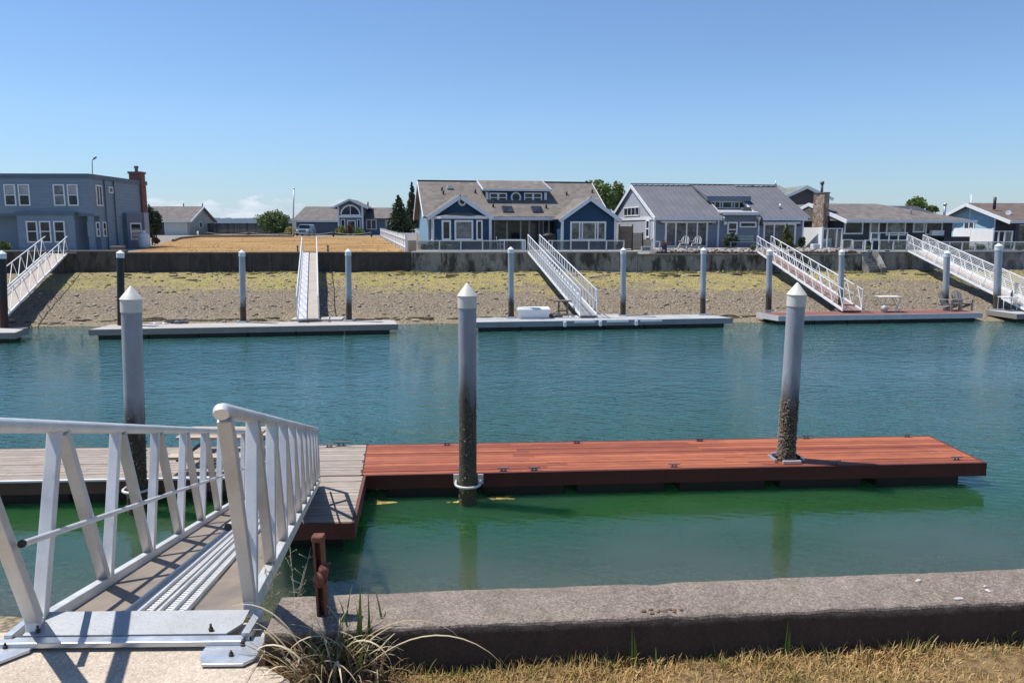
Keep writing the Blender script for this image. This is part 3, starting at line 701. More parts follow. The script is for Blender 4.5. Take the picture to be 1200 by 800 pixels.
for a, L, bd_, le in ((3.0, .55, 2.4, .35), (2.85, .50, 1.9, .55), (3.3, .46, 2.6, .3), (-.1, .66, 2.0, .6), (-.3, .72, 1.7, .75), (.05, .42, 2.5, .5), (-.5, .45, 2.8, .3), (3.6, .44, 3.2, .15), (-1.2, .36, 3., .2), (-2.2, .34, 2.8, .3), (-.2, .38, 2.9, .2), (-1.0, .40, 2.6, .5), (3.1, .40, 2.9, .2), (-1.7, .33, 3.2, .15), (-.7, .5, 2.4, .6), (-2.6, .4, 2.6, .4)):
    blade(m, ct + V((RN.gauss(0, .06), RN.gauss(0, .04), 0)), a, L, RN.uniform(.008, .014), bd_, le, 14, RN.uniform(-1, 1))
for i in range(80): blade(m, ct + V((RN.gauss(0, .08), RN.gauss(0, .05), 0)), RN.uniform(0, 6.28), RN.uniform(.14, .36), RN.uniform(.004, .009), RN.uniform(.5, 3), RN.uniform(.1, .9), 9, RN.uniform(-1, 1))
m.build('straw_leaves', m_bd, t, recalc=False)
m = MB()
for i in range(480): blade(m, ct + V((RN.gauss(0, .09), RN.gauss(0, .05), 0)), RN.uniform(0, 6.28), RN.uniform(.08, .28), RN.uniform(.004, .011), RN.uniform(0, 2.2), RN.uniform(.1, 1.0))
m.build('dead_leaves', m_bb, t, recalc=False)
# feathery weed just behind the wall, left of the post
wd = V((-.93, 3.02, -.3)); t = thing('weed', 'wispy pale seed heads of a weed left of the rusty post', 'weed', wd)
m = MB()
for i in range(5):
    a = RN.uniform(0, 6.28); L = RN.uniform(.5, .66); q = wd + V((RN.gauss(0, .03), RN.gauss(0, .03), 0)); tip = q + V((.14 * math.cos(a), .1 * math.sin(a), L))
    m.pipe([q, (q + tip) / 2 + V((0, 0, .03)), tip], .0008, 3)
    for j in range(10):
        r = q + (tip - q) * RN.uniform(.6, 1); e = r + V((RN.gauss(0, .02), RN.gauss(0, .02), RN.uniform(.005, .035))); m.pipe([r, e], .0007, 3); m.ell(e, (.0022, .0022, .004), 4, 3)
m.build('stems', m_bd, t, recalc=False)
# dry lawn along the wall
m = MB()
for i in range(52000):
    X = RN.uniform(-.95, 4.2); d = RN.random() ** 1.25 * 1.0
    if X < -.25 and d > .42: continue
    gx = noise.noise(V((X * 2.2, d * 3, 0)))
    L = RN.uniform(.022, .065) * (1.25 if d < .09 else 1) * (1 + .5 * gx)
    blade(m, (X, wall_y(X) - .012 - d, -.085 + .04 * min(d, 1)), RN.uniform(0, 6.28), L, RN.uniform(.002, .0045), RN.uniform(0, 2.2), RN.uniform(.1, 1.2), 3)
def lawnm():
    t = NT('dry_grass_blades'); p = t.pos(); s = t.sep(p)
    c = t.ramp(t.isl(), [(0, (.25, .145, .055)), (.35, (.50, .33, .13)), (.7, (.68, .50, .24)), (1, (.38, .22, .085))])
    k = t.math('ADD', t.noise(p, 2.4, 4, .65), t.math('MULTIPLY', t.isl(), .25))
    c = t.mix(t.ramp(k, [(.60, 0.), (.76, .75)]), c, (.15, .16, .035))
    q = t.bsdf(c, .7, 0, .25); tl = t.n('ShaderNodeBsdfTranslucent'); t.l(c, tl.inputs[0])
    x = t.n('ShaderNodeMixShader'); x.inputs[0].default_value = .25; t.l(q.outputs[0], x.inputs[1]); t.l(tl.outputs[0], x.inputs[2]); t.l(x.outputs[0], t.out.inputs[0]); return t.m
o = m.build('dry_grass', lawnm(), recalc=False, kind='stuff')
m = MB()
for i in range(160):
    X = RN.uniform(-.6, 4.2); d = RN.random() ** 2 * .12
    blade(m, (X, wall_y(X) - .01 - d, -.08), RN.uniform(0, 6.28), RN.uniform(.04, .11), RN.uniform(.003, .007), RN.uniform(0, 1.2), RN.uniform(0, .5), 5)
m.build('green_weeds', m_bg, recalc=False, kind='stuff')
for X, lab in ((.47, 'lone green grass stalk against the shaded wall face, left of centre'), (1.08, 'tall green double stalk against the shaded wall face, right of centre')):
    m = MB()
    for k in range(3): blade(m, (X + RN.uniform(-.01, .01), wall_y(X) - .03, -.08), RN.uniform(0, 6.28), .12 + .03 * k, .008, .1, .03, 5)
    tag(m.build('grass_stalk', m_bg, recalc=False, origin=(X, wall_y(X) - .03, -.08)), lab, 'grass stalk')
# chips and droppings on the wall
m_chip = M('white_shell', (.50, .45, .41), .7, .15, 30); m_leaf = M('brown_leaf_litter', (.13, .08, .055), .9, .4, 40)
for px, py, s, lb in ((1076, 681, .015, 'white shell fragment on the wall top, farthest back'), (1124, 702, .021, 'long white shell fragment at the front lip of the wall'), (1155, 688, .012, 'small white shell fragment nearest the right end of the wall')):
    p = atZ(px, py, .113); m = MB(); m.ell(p + UP * .003, (s, s * .45, .006), 9, 5, .5)
    if px == 1155: m.ell(p + V((-.012, -.035, .003)), (.01, .014, .005), 8, 5, .5)
    tag(m.build('shell_fragment', m_chip, origin=p), lb, 'shell', 'shell fragments on the wall')
m = MB(); p = atZ(785, 716, .113)
for i in range(14): m.ell(p + V((RN.gauss(0, .05), RN.gauss(0, .012), .003)), (RN.uniform(.004, .012), RN.uniform(.003, .008), .003), 7, 4, .8)
tag(m.build('leaf_litter', m_leaf, origin=p), 'little heap of brown leaf litter on the wall top', 'leaf litter')
# stones where the pad meets the bank, left edge
m_stone = M('bank_stone', (.20, .175, .14), .9, .4, 9, bump=.6)
m = MB()
for i in range(90):
    p = V((RN.uniform(-4.5, -1.95), 2.95 + abs(RN.gauss(0, .25)), 0)); p.z = -.10 - .9 * (p.y - 2.95) + RN.uniform(-.05, .03) - (.12 if p.x > -2.1 else 0)
    r = RN.uniform(.025, .09); m.ell(p, (r, r * .8, r * .6), 8, 6, .5)
m.build('bank_stones', m_stone, recalc=False, kind='stuff')
# floating weed by the dock
m_weed = leafm('floating_kelp', (.20, .15, .03), (.36, .29, .08), .1)
for px, py, n, lb in ((446, 589, 16, 'patch of floating yellow weed under the corner of the red dock'), (585, 583.5, 14, 'patch of floating yellow weed right of the middle piling'), (537, 587, 8, 'small clump of brown weed hugging the middle piling')):
    p = atZ(px, py, WZ + .008); m = MB()
    for i in range(n): m.ell(p + V((RN.gauss(0, .11), RN.gauss(0, .035), 0)), (RN.uniform(.03, .09), RN.uniform(.01, .03), .008), 7, 4, .5)
    tag(m.build('floating_weed', m_weed, origin=p), lb, 'seaweed')
# ================================================================ FAR BANK: bulkhead walls
def by(x, d=0):
    """X of the bulkhead line under photo column x, and its Y"""
    k = (x - 600) / F * .99; Y = BH0 / (1 - BHS * k); return k * Y, Y
def bh(x, d=0):
    X, Y = by(x); return V((X, Y - d, 0))
def bulk(label, x0, x1, ytop, mat, capmat, th=.35, caph=.16, panels=0, patches=None, zb=-1.75):
    a, b = bh(x0), bh(x1); zt = atY((x0 + x1) / 2, ytop, (a.y + b.y) / 2).z
    ang_ = math.atan2(b.y - a.y, b.x - a.x); fr = Fr(a, math.degrees(ang_)); L = (b - a).length
    t = thing('retaining_wall', label, 'retaining wall', fr.W(L / 2, 0, 0) + UP * zb, 'bulkhead walls along the far bank')
    MB().ob(fr, 0, L, zb, zt - caph, -th, 0).build('wall_face', mat, t)
    MB().ob(fr, -.01, L + .01, zt - caph, zt, -th - .1, .06).build('wall_cap', capmat, t, bevel=.02)
    if panels:
        m = MB()
        for i in range(panels + 1): m.ob(fr, max(.02, i * L / panels - .11), min(L - .02, i * L / panels + .11), zb, zt - caph - .002, -.02, .05)
        m.build('pilaster', mat, t)
    return t, fr, zt
m_bw1 = concrete('dark_stained_bulkhead', (.085, .072, .06), (.14, .12, .10), .3, (.035, .03, .026), .8)
m_bw2 = concrete('black_timber_bulkhead', (.04, .036, .034), (.075, .066, .06), .3, (.11, .10, .09), .45)
m_bw3 = concrete('grey_bulkhead_concrete', (.23, .225, .205), (.33, .32, .29), .25, (.045, .04, .034), .9)
m_bw4 = concrete('pale_bulkhead_concrete', (.22, .22, .22), (.30, .30, .29), .25, (.07, .062, .055), .75)
m_bcap = M('bulkhead_cap_beam', (.17, .155, .14), .85, .3, 2, bump=.3)
m_dcap = M('dark_cap_timber', (.085, .075, .068), .85, .3, 2, bump=.3)
bulk('dark stained bulkhead under the two storey house on the far bank', -150, 145, 293.6, m_bw1, m_bcap, caph=.1, panels=0)
bulk('black bulkhead below the empty dry grass lot', 145.2, 481, 295.4, m_bw2, m_dcap, caph=.12, panels=14)
bulk('grey concrete bulkhead carrying the glass railing of the navy blue house', 481.2, 748, 294.4, m_bw3, M('pale_deck_edge', (.42, .40, .37), .7, .15, 3), caph=.10, panels=7)
bulk('blotchy grey bulkhead below the rock border of the metal roofed house', 748.2, 1011, 297.2, m_bw3, m_bcap, caph=.12, panels=9)
bulk('pale concrete bulkhead right of the far steps', 1024, 1420, 294.6, m_bw4, m_bcap, caph=.08, panels=0)
# concrete steps in the gap between the two right hand walls
sa, sb = bh(1011.4), bh(1023.8); fr = Fr(sa, math.degrees(math.atan2(sb.y - sa.y, sb.x - sa.x))); L = (sb - sa).length
t = thing('concrete_steps', 'small flight of concrete steps cut through the far bulkhead', 'steps', fr.W(L / 2, -1.1, 1))
m = MB()
for i in range(8): m.ob(fr, .0, L, -1.6, .08 - i * .15, -.1 + i * .18 - .2, .08 + i * .18 - .2)
m.build('tread', m_bw4, t)
MB().prism([fr.W(L + .02, z, o) for o, z in ((-.3, .15), (.15, .1), (1.3, -.9), (1.3, -1.6), (-.3, -1.6))], fr.u * .3).build('cheek_wall', m_bw4, t)
# ================================================================ FAR DOCKS
m_fd1 = planks('pale_grey_dock_boards', (.50, .47, .43), (.42, .39, .36), .3, .85)
m_fd1f = planks('grey_dock_edge', (.30, .27, .24), (.24, .22, .20), .4, .85)
m_fd2 = planks('silver_dock_boards', (.46, .47, .47), (.40, .41, .41), .3, .8)
m_fd3 = planks('red_brown_dock_boards', (.27, .11, .085), (.22, .09, .07), .35, .75)
m_edge = M('pale_dock_edge', (.46, .46, .47), .6, .15, 3)
def z2(p): return (p.x, p.y)
def fdock(label, q, mat, fm, flm, n=10, cuts=(.2, .4, .6, .8), fh=.24, ends=(.02, .98)):
    c = sum((V((x, y, 0)) for x, y in q), V()) / 4
    t = thing('floating_dock', label, 'dock', (c.x, c.y, WZ))
    dock_boards(q, DZ, n, cuts).build('deck_boards', mat, t, recalc=False)
    fascia(q, DZ, fh, .06).build('fascia', fm, t)
    k0, k1 = ends; k = 6; w = (k1 - k0) / k
    for f_ in dock_floats(q, DZ - fh - .002, .3, [(k0 + i * w, k0 + (i + .97) * w) for i in range(k)], .04): f_.build('float', flm, t)
    return t
a, b = atZ(106, 386, DZ), atZ(465, 379.6, DZ); W_ = V((-.12, 1.45, 0)); D1 = [z2(a), z2(b), z2(b + V((-.35, 1.45, 0))), z2(a + V((.05, 1.5, 0)))]
d1 = fdock('long pale grey dock on the far bank below the empty lot', D1, m_fd1, m_fd1f, m_float)
q = atZ(372, 375.5, DZ); m = MB(); m.box(q + V((0, .1, .05)), (2.2, .9, .09), .05); m.build('landing_plate', m_fd1, d1)
a, b = atZ(554, 377.4, DZ), atZ(857, 372.4, DZ); D2 = [z2(a), z2(b), z2(b + V((-.75, 1.45, 0))), z2(a + V((0, 1.5, 0)))]
d2 = fdock('silver grey dock with white bumpers below the navy blue house', D2, m_fd2, M('slate_dock_edge', (.20, .22, .24), .6, .2, 3), m_float)
f2 = Fr(a, math.degrees(math.atan2(b.y - a.y, b.x - a.x)))
for x in (661.5, 703, 745): 
    u = f2.uz(x, 378)[0]; MB().ob(f2, u - .07, u + .07, DZ - .26, DZ - .02, .065, .15).build('bumper', m_white, d2, bevel=.03)
for x0, x1 in ((673, 697), (711, 736), (750, 775)):
    u0, u1 = f2.uz(x0, 378)[0], f2.uz(x1, 378)[0]; MB().ob(f2, u0, u1, DZ - .10, DZ - .02, .065, .10).build('rub_board', m_white, d2)
q = atZ(690, 371.5, DZ); MB().box(q + V((.1, .35, -.03)), (3.2, 1.3, .09), .06).build('landing_plate', m_fd2, d2)
a, b, c = atZ(913, 370, DZ), atZ(1149.5, 366.5, DZ), atZ(888.5, 366.2, DZ)
D3 = [z2(a), z2(b), z2(b + V((-.2, 1.7, 0))), z2(c)]
d3 = fdock('red brown dock with pale edges below the ranch house on the far bank', D3, m_fd3, m_edge, m_float)
a, c = atZ(1192, 367.8, DZ), atZ(1158, 363.2, DZ); b = a + V((7, .6, 0)); D4 = [z2(a), z2(b), z2(c + V((9, 1.2, 0))), z2(c)]
d4 = fdock('grey dock cut off by the right edge of the view', D4, m_fd2, m_fd1f, m_slime)
b, c = atZ(17, 389.5, DZ), atZ(30.5, 383.8, DZ); D0 = [z2(b - V((8, .5, 0))), z2(b), z2(c), z2(c - V((8.5, .5, 0)))]
d0 = fdock('grey dock cut off by the left edge of the view', D0, m_fd1, m_fd1f, m_slime)
# ---- far pilings
gp = 'pilings of the far docks'; m_pf = pilem('grey_far_piling', (.33, .36, .40), (.075, .058, .042), -1.3); m_pfk = pilem('black_far_piling', (.018, .019, .021), (.06, .028, .02), -1.0)
P0 = None
for x, xt, y0, y1, r, mt, lb in (
    (5, 2, 293.5, 384, .15, 0, 'black far piling at the left edge of the view beside the sloping gangway'),
    (142, 141, 293, 381, .145, 0, 'black far piling between the two storey house and the dry lot'),
    (285, 283.5, 292.5, 377.6, .126, 1, 'grey far piling left of the gangway that runs straight up to the dry lot'),
    (409, 408, 291.5, 376, .128, 1, 'grey far piling right of the gangway that runs straight up to the dry lot'),
    (599, 598.5, 289, 372.4, .128, 1, 'grey far piling just left of the white dock box'),
    (730, 730.5, 290, 370, .126, 1, 'grey far piling below the right gable of the navy blue house'),
    (823.5, 824.5, 290, 368.8, .126, 1, 'grey far piling below the sliding doors of the metal roofed house'),
    (900.5, 902, 291.5, 364.5, .14, 1, 'grey far piling at the left end of the red brown dock'),
    (985, 986.5, 292, 363.8, .128, 1, 'grey far piling near the foot of the gangway on the red brown dock'),
    (1107.5, 1110, 293.5, 362.6, .145, 1, 'grey far piling beside the two deck chairs'),
    (1168, 1170.5, 285, 362.8, .17, 1, 'thickest far piling, beside the grey dock at the right edge')):
    b = atZ(x, y1, DZ); tp = atY(xt, y0, b.y)
    o = piling(lb, b, tp, r, m_pf if mt else m_pfk, gp, capm=m_capp, cone=.12, capr=1.08)
    c0 = b + UP * .04
    m = MB()
    for k in (0, 1, 2, 3): d = V((math.cos(k * math.pi / 2), math.sin(k * math.pi / 2), 0)); s = d.cross(UP); m.bar(c0 + d * (r + .07) - s * (r + .07), c0 + d * (r + .07) + s * (r + .07), .05, .07)
    if x not in (5, 142): m.build('guide_collar', m_galv, o)
# ================================================================ FAR GANGWAYS
m_deckw = planks('pale_gangway_boards', (.46, .40, .34), (.38, .33, .28), .3, .8)
m_deckr = planks('pinkish_gangway_boards', (.30, .20, .165), (.25, .165, .14), .3, .8)
def fgang(label, A, B, w, hr, n, deckm, railm, warren=True, mesh=False, two=True, deck2=None, endpost=True):
    A, B = V(A), V(B); d = (B - A).normalized(); h = V((d.x, d.y, 0)).normalized(); s = V((h.y, -h.x, 0)); L = (B - A).length
    t = thing('gangway', label, 'gangway', A, 'gangways down to the far docks')
    def g_(k, q, z=0): return A + d * k + s * q + UP * z
    if deck2:
        for q0, q1, mm in ((-w / 2, .02, deckm), (.03, w / 2, deck2)):
            P = [g_(0, q0), g_(0, q1), g_(L, q1), g_(L, q0)]; MB().hexa([p - UP * .06 for p in P] + P).build('deck_board', mm, t)
    else:
        P = [g_(0, -w / 2), g_(0, w / 2), g_(L, w / 2), g_(L, -w / 2)]; MB().hexa([p - UP * .06 for p in P] + P).build('deck_board', deckm, t)
    for sd in (-1, 1):
        q = sd * (w / 2 + .03); m = MB()
        m.bar(g_(0, q, 0), g_(L, q, 0), .05, .11); m.build('bottom_rail', railm, t)
        MB().tube(g_(0, q, hr), g_(L, q, hr), .027, n=8).build('handrail', railm, t)
        if mesh or two: MB().tube(g_(0, q, hr * .55), g_(L, q, hr * .55), .016, n=6).build('midrail', railm, t)
        pl_ = L / n
        for i in range(n):
            if warren:
                MB().bar(g_(i * pl_ + .03, q, .05), g_((i + .5) * pl_, q, hr), .03, .03, s).build('baluster', railm, t)
                MB().bar(g_((i + 1) * pl_ - .03, q, .05), g_((i + .5) * pl_, q, hr), .03, .03, s).build('baluster', railm, t)
            else:
                MB().bar(g_(i * pl_, q, .05), g_(i * pl_, q, hr), .03, .03, s).build('baluster', railm, t)
                MB().bar(g_(i * pl_, q, .05), g_((i + 1) * pl_, q, hr), .022, .022, s).build('baluster', railm, t)
        if endpost:
            for k in (.02, L - .02): MB().bar(g_(k, q, -.03), g_(k, q, hr), .045, .045, s).build('post', railm, t)
        if mesh:
            m = MB(); k = .05
            while k < hr: m.tube(g_(0, q, k), g_(L, q, k), .009, n=4, cap=False); k += .09
            m.build('wire_infill', railm, t)
    return t
fgang('far gangway sloping down to the left edge from the two storey house lot', bh(62) + UP * .12 + V((0, .3, 0)), atZ(-22, 381, DZ + .1), 1.15, 1.0, 9, m_deckw, m_rail, True, two=False, endpost=False)
q = bh(361.5); fgang('straight far gangway facing the viewer below the dry lot', V((q.x, q.y + .15, .13)), atZ(361, 373.2, DZ + .16), .84, .95, 13, m_deckw, m_rail, False, deck2=M('pale_grating', (.50, .50, .50), .7, .15, 5), two=False)
q = bh(625.5); fgang('white far gangway sloping right from the glass railed deck of the navy house', V((q.x, q.y + .1, .10)), atZ(690, 369.5, DZ + .12), .70, 1.12, 22, M('grey_grating', (.24, .24, .23), .7, .2, 4), m_rail, True, two=True)
q = bh(897); fgang('white far gangway with a pinkish deck sloping right past the conical shrub', V((q.x, q.y + .2, .14)), atZ(999, 363.6, DZ + .12), .85, .98, 11, m_deckr, m_rail, True, two=True)
q = bh(1075); fgang('wire sided silver gangway sloping to the right edge of the view', V((q.x, q.y + .2, .18)), atZ(1214, 363, DZ + .12), .92, 1.02, 10, m_deckw, m_rail, True, mesh=True)
q = bh(76); tag(MB().box(q + V((.2, .1, .10)), (.9, .5, .08)).build('timber_step', m_deckw, origin=q), 'small plank step at the head of the leftmost far gangway', 'step')
# ================================================================ THINGS ON THE FAR DOCKS
q = atZ(626, 373.6, DZ); q.y += .35; z0 = DZ
t = thing('dock_box', 'white lidded dock box on the silver grey dock', 'dock box', q)
u = Vector((1, .05, 0)).normalized()
fb = Fr(q - u * .72 + V((0, -.3, 0)), math.degrees(math.atan2(u.y, u.x)))
MB().hexa([fb.W(a_, z, o) for z, e in ((z0, .06), (z0 + .40, 0)) for a_, o in ((e, 0 - e), (1.44 - e, -e), (1.44 - e, -.62 + e), (e, -.62 + e))]).build('body', m_white, t, bevel=.02)
MB().hexa([fb.W(a_, z, o) for z, e in ((z0 + .40, -.04), (z0 + .49, .03)) for a_, o in ((e, .02 - e), (1.44 - e, .02 - e), (1.44 - e, -.64 + e), (e, -.64 + e))]).build('lid', m_white, t, bevel=.02)
q = atZ(660, 369.5, DZ); q.y += .2
t = thing('workbench', 'small dark bench table beside the foot of the white gangway', 'table', q); m_wd = M('brown_dock_timber', (.17, .13, .10), .85, .3, 6)
MB().box(q + V((-.03, 0, .66)), (.85, .45, .06)).build('table_top', m_wd, t)
for k in (-1, 1): MB().box(q + V((k * .2, 0, .32)), (.07, .3, .62)).build('leg', m_wd, t)
MB().box(q + V((0, 0, .2)), (.5, .25, .04)).build('shelf', m_wd, t)
m_net = M('grey_netting', (.12, .115, .125), .95, .5, 20, bump=1)
for x, y, lb, k in ((205, 379.6, 'heap of grey netting on the pale grey dock', 1), (652, 372.5, 'dark heap of rope beside the white dock box', .55)):
    q = atZ(x, y, DZ); q.y += .3; m = MB()
    for i in range(26):
        c = q + V((RN.gauss(0, .28), RN.gauss(0, .1), RN.uniform(.03, .14))) * 1; r = RN.uniform(.06, .14)
        m.pipe([c + V((r * k * 1.8 * math.cos(a_), r * math.sin(a_), RN.uniform(-.02, .05))) for a_ in [j * .7 for j in range(10)]], .014, 5)
    for i in range(14): m.ell(q + V((RN.gauss(0, .25) * k, RN.gauss(0, .07), .05)), (RN.uniform(.08, .2), .1, RN.uniform(.05, .1)), 8, 5, .6)
    tag(m.build('rope_heap', m_net, origin=q), lb, 'rope')
q = atZ(181, 380.6, DZ); m = MB(); m.pipe([q + V((-.35 + .07 * i, .3 + .12 * math.sin(i * 1.1), .03)) for i in range(12)], .03, 6)
tag(m.build('hose', m_white, origin=q), 'white hose lying beside the netting heap', 'hose')
q = atZ(1046, 366.5, DZ); q.y += .5; m_pt = M('pale_plastic_table', (.62, .57, .5), .5, .1, 5)
t = thing('folding_table', 'pale topped folding table with crossed legs on the red brown dock', 'table', q)
MB().box(q + V((0, 0, .74)), (1.02, .7, .045)).build('table_top', m_pt, t, bevel=.01)
for e in (-.35, .35):
    for s in (-1, 1): MB().bar(q + V((e + s * .12, -.28, 0)), q + V((e - s * .12, -.28 + .5 * (s > 0), .72)), .03).build('leg', m_galv, t)
MB().bar(q + V((-.4, 0, .35)), q + V((.4, 0, .35)), .03).build('stretcher', m_dark, t)
tag(MB().ell(q + V((-.32, -.35, .2)), (.16, .14, .16), 10, 8, .2).build('bucket', M('grey_bucket', (.45, .44, .43), .6), origin=q + V((-.32, -.35, 0))), 'rounded grey bucket under the folding table', 'bucket')
m_adk = planks('silvered_chair_wood', (.40, .36, .31), (.33, .29, .25), .3, .8)
def adirondack(label, p, rz, mat=m_adk, grp='wooden deck chairs on the red brown dock'):
    t = thing('deck_chair', label, 'chair', p, grp); R_ = Matrix.Rotation(rz, 3, 'Z'); p = V(p)
    def c(x, y, z): return p + R_ @ V((x, y, z))
    for i in range(5):
        x = -.22 + i * .11; h = .95 - abs(i - 2) * .06
        m = MB(); m.bar(c(x, .28, .28), c(x * 1.15, .52, h), .095, .02, R_ @ V((0, -1, .2))); m.build('back_slat', mat, t)
    for i in range(5): MB().bar(c(-.27, -.25 + i * .12, .38 - i * .025), c(.27, -.25 + i * .12, .38 - i * .025), .1, .022).build('seat_slat', mat, t)
    for s in (-1, 1):
        MB().bar(c(s * .33, -.3, .56), c(s * .33, .42, .56), .13, .025).build('armrest', mat, t)
        MB().bar(c(s * .3, -.27, 0), c(s * .3, -.27, .55), .09, .03).build('leg', mat, t)
        MB().bar(c(s * .29, -.3, .36), c(s * .29, .62, .02), .03, .12).build('leg', mat, t)
    return t
q = atZ(1119, 365, DZ); q.y += .45; adirondack('silvered wooden deck chair nearer the tall piling, left of the pair', q, .5)
q = atZ(1133, 364.5, DZ); q.y += .4; adirondack('silvered wooden deck chair at the right end of the red brown dock', q, .15)
q = atZ(1186, 365, DZ); q.y += .4
t = thing('patio_table', 'white tubular table on the grey dock at the right edge', 'table', q)
MB().box(q + V((0, 0, .68)), (.75, .5, .03)).build('table_top', m_white, t)
for e in (-.33, .33):
    MB().pipe([q + V((e - .0, -.22, 0)), q + V((e, -.22, .66)), q + V((e, .22, .66)), q + V((e, .22, 0))], .02, 6).build('leg', m_white, t)
m = MB(); m.pipe([q + V((.1, -.1, .7)), q + V((.1, -.1, .86)), q + V((.12, -.1, 1.0))], [.05, .05, .02], 8)
tag(m.build('bottle', M('dark_bottle', (.03, .035, .05), .3), origin=q + V((.1, -.1, .7))), 'dark bottle standing on the white tubular table', 'bottle')
# ================================================================ HOUSES
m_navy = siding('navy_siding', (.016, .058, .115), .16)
m_navyside = siding('sunlit_navy_siding', (.16, .27, .36), .2)  # navy siding again, the sunlit side's brightness put into its colour
m_slate = siding('slate_blue_siding', (.17, .195, .25), .2)
m_bluegrey = siding('blue_grey_siding', (.20, .26, .315), .25)
m_greyside = siding('pale_grey_siding', (.33, .34, .37), .22)  # slate gable with sunlit brightness in the colour; also the pale chimney base
m_charc = siding('charcoal_siding', (.055, .056, .066), .2)
m_mauve = siding('mauve_siding', (.085, .075, .085), .25)
m_sky = siding('sky_blue_siding', (.27, .42, .49), .2)
m_beige = siding('beige_siding', (.36, .34, .29), .25)
m_archs = siding('arch_house_siding', (.12, .15, .20), .2)
m_rf_tan = shingle('tan_shingles', (.185, .163, .145))
m_rf_grey = shingle('grey_shingles', (.165, .148, .14))
m_rf_brown = shingle('brown_shingles', (.15, .115, .10))
m_rf_metal = M('metal_roof_panels', (.17, .168, .185), .5, .1, 1, metal=.2, bump=.05)
m_rf_green = shingle('greenish_shingles', (.20, .22, .20))
m_brick = blocks('chimney_brick', (.23, .085, .06), (.17, .06, .045), (.10, .05, .04), 3.2, (.25, .2, .18))
m_fstone = blocks('chimney_fieldstone', (.20, .12, .085), (.33, .24, .18), (.42, .36, .30), 3.4, (.10, .085, .07), False)
m_shade = M('porch_shade_colour', (.07, .075, .085), .8, .3, 1)  # flat dark colour standing in for porch shade
m_cream = M('cream_door', (.55, .55, .52), .6, .06, 2)
m_deck = planks('patio_boards', (.33, .30, .27), (.28, .26, .24), .3, .85)
def window(root, fr, x0, y0, x1, y1, o=0., fw=.09, mv=(), mh=(), pane=None, fm=None, name='window', uz=None):
    u0, u1, z0, z1 = uz or fr.rect(x0, y0, x1, y1, o)
    if u0 > u1: u0, u1 = u1, u0
    m = MB(); a, b = o + .004, o + .07
    m.ob(fr, u0, u1, z0, z0 + fw, a, b); m.ob(fr, u0, u1, z1 - fw, z1, a, b)
    m.ob(fr, u0, u0 + fw, z0 + fw, z1 - fw, a, b - .002); m.ob(fr, u1 - fw, u1, z0 + fw, z1 - fw, a, b - .002)
    for k in mv: c = u0 + (u1 - u0) * k; m.ob(fr, c - fw * .42, c + fw * .42, z0 + fw, z1 - fw, a, b - .006)
    for k in mh: c = z0 + (z1 - z0) * k; m.ob(fr, u0 + fw, u1 - fw, c - fw * .35, c + fw * .35, a, b - .01)
    w_ = m.build(name, fm or m_white, root)
    MB().ob(fr, u0 + fw * .5, u1 - fw * .5, z0 + fw * .5, z1 - fw * .5, o + .002, o + .03).build('pane', pane or m_glass, w_)
    return w_
def ring(root, fr, x, y, r, o=0., name='window'):
    u, z = fr.uz(x, y, o); c = fr.W(u, z, o + .04)
    w_ = MB().pipe([c + fr.u * (r * math.cos(k * math.pi / 12)) + UP * (r * math.sin(k * math.pi / 12)) for k in range(25)], .07, 6, False).build(name, m_white, root)
    m = MB(); m.prism([fr.W(u + r * math.cos(k * math.pi / 10), z + r * math.sin(k * math.pi / 10), o + .01) for k in range(20)], fr.n * .02); m.build('pane', m_glass, w_)
    return w_
def fbar(fr, a, b, w=.05, h=.2):    # trim board between (u,z,o) points
    return MB().bar(fr.W(*a), fr.W(*b), w, h)
def gable(fr, u0, u1, prof):        # prism of a gable profile of (o, z) points run from u0 to u1
    return MB().prism([fr.W(u0, z, o) for o, z in prof], fr.u * (u1 - u0))
# ---------------------------------------------------------------- navy blue house
f4 = Fr(atY(509, 290, 53.4), 11)
h4 = thing('house', 'navy blue house with white trim, two front gables and a shed dormer', 'house', f4.W(5, .05, -6))
MO = -2.3; zf = .05
uL = f4.uz(501.5, 275, MO)[0]; ze = f4.uz(505, 251.5, MO)[1]; uR = f4.uz(708, 250, MO)[0]
zr = f4.uz(560, 213.2, MO - 4.6)[1]; OR = MO - 4.6
prof = [(MO, zf), (MO, ze), (OR, zr - .12), (MO - 9.2, ze), (MO - 9.2, zf)]
p0 = f4.uz(577, 270, MO)[0]; p1 = f4.uz(655, 270, MO)[0]
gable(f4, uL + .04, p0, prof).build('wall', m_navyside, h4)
gable(f4, p1, uR, prof).build('wall', m_navy, h4)
PO = MO - 2.0
zq = ze + (zr - .12 - ze) * 2.0 / 4.6
gable(f4, p0, p1, [(PO, zf), (PO, zq - .05), (OR, zr - .12), (MO - 9.2, ze), (MO - 9.2, zf)]).build('porch_wall', m_slate, h4)
sl = (zr - ze) / 4.6
MB().slab([f4.W(uL - .35, ze - .14, MO + .5), f4.W(uR + .35, ze - .14, MO + .5), f4.W(uR + .35, zr + .05, OR), f4.W(uL - .35, zr + .05, OR)], .14).build('roof', m_rf_tan, h4)
MB().slab([f4.W(uL - .35, ze - .14, MO - 9.7), f4.W(uR + .35, ze - .14, MO - 9.7), f4.W(uR + .35, zr + .045, OR - .005), f4.W(uL - .35, zr + .045, OR - .005)], .14).build('roof', m_rf_tan, h4)
MB().bar(f4.W(uL - .37, zr + .06, OR), f4.W(uR + .37, zr + .06, OR), .25, .06).build('roof_ridge', m_dark, h4)
for u in (uL - .37, uR + .37):
    fbar(f4, (u, ze - .25, MO + .52), (u, zr - .05, OR), .05, .24).build('rake_board', m_trim, h4)
    fbar(f4, (u, ze - .25, MO - 9.72), (u, zr - .05, OR), .05, .24).build('rake_board', m_trim, h4)
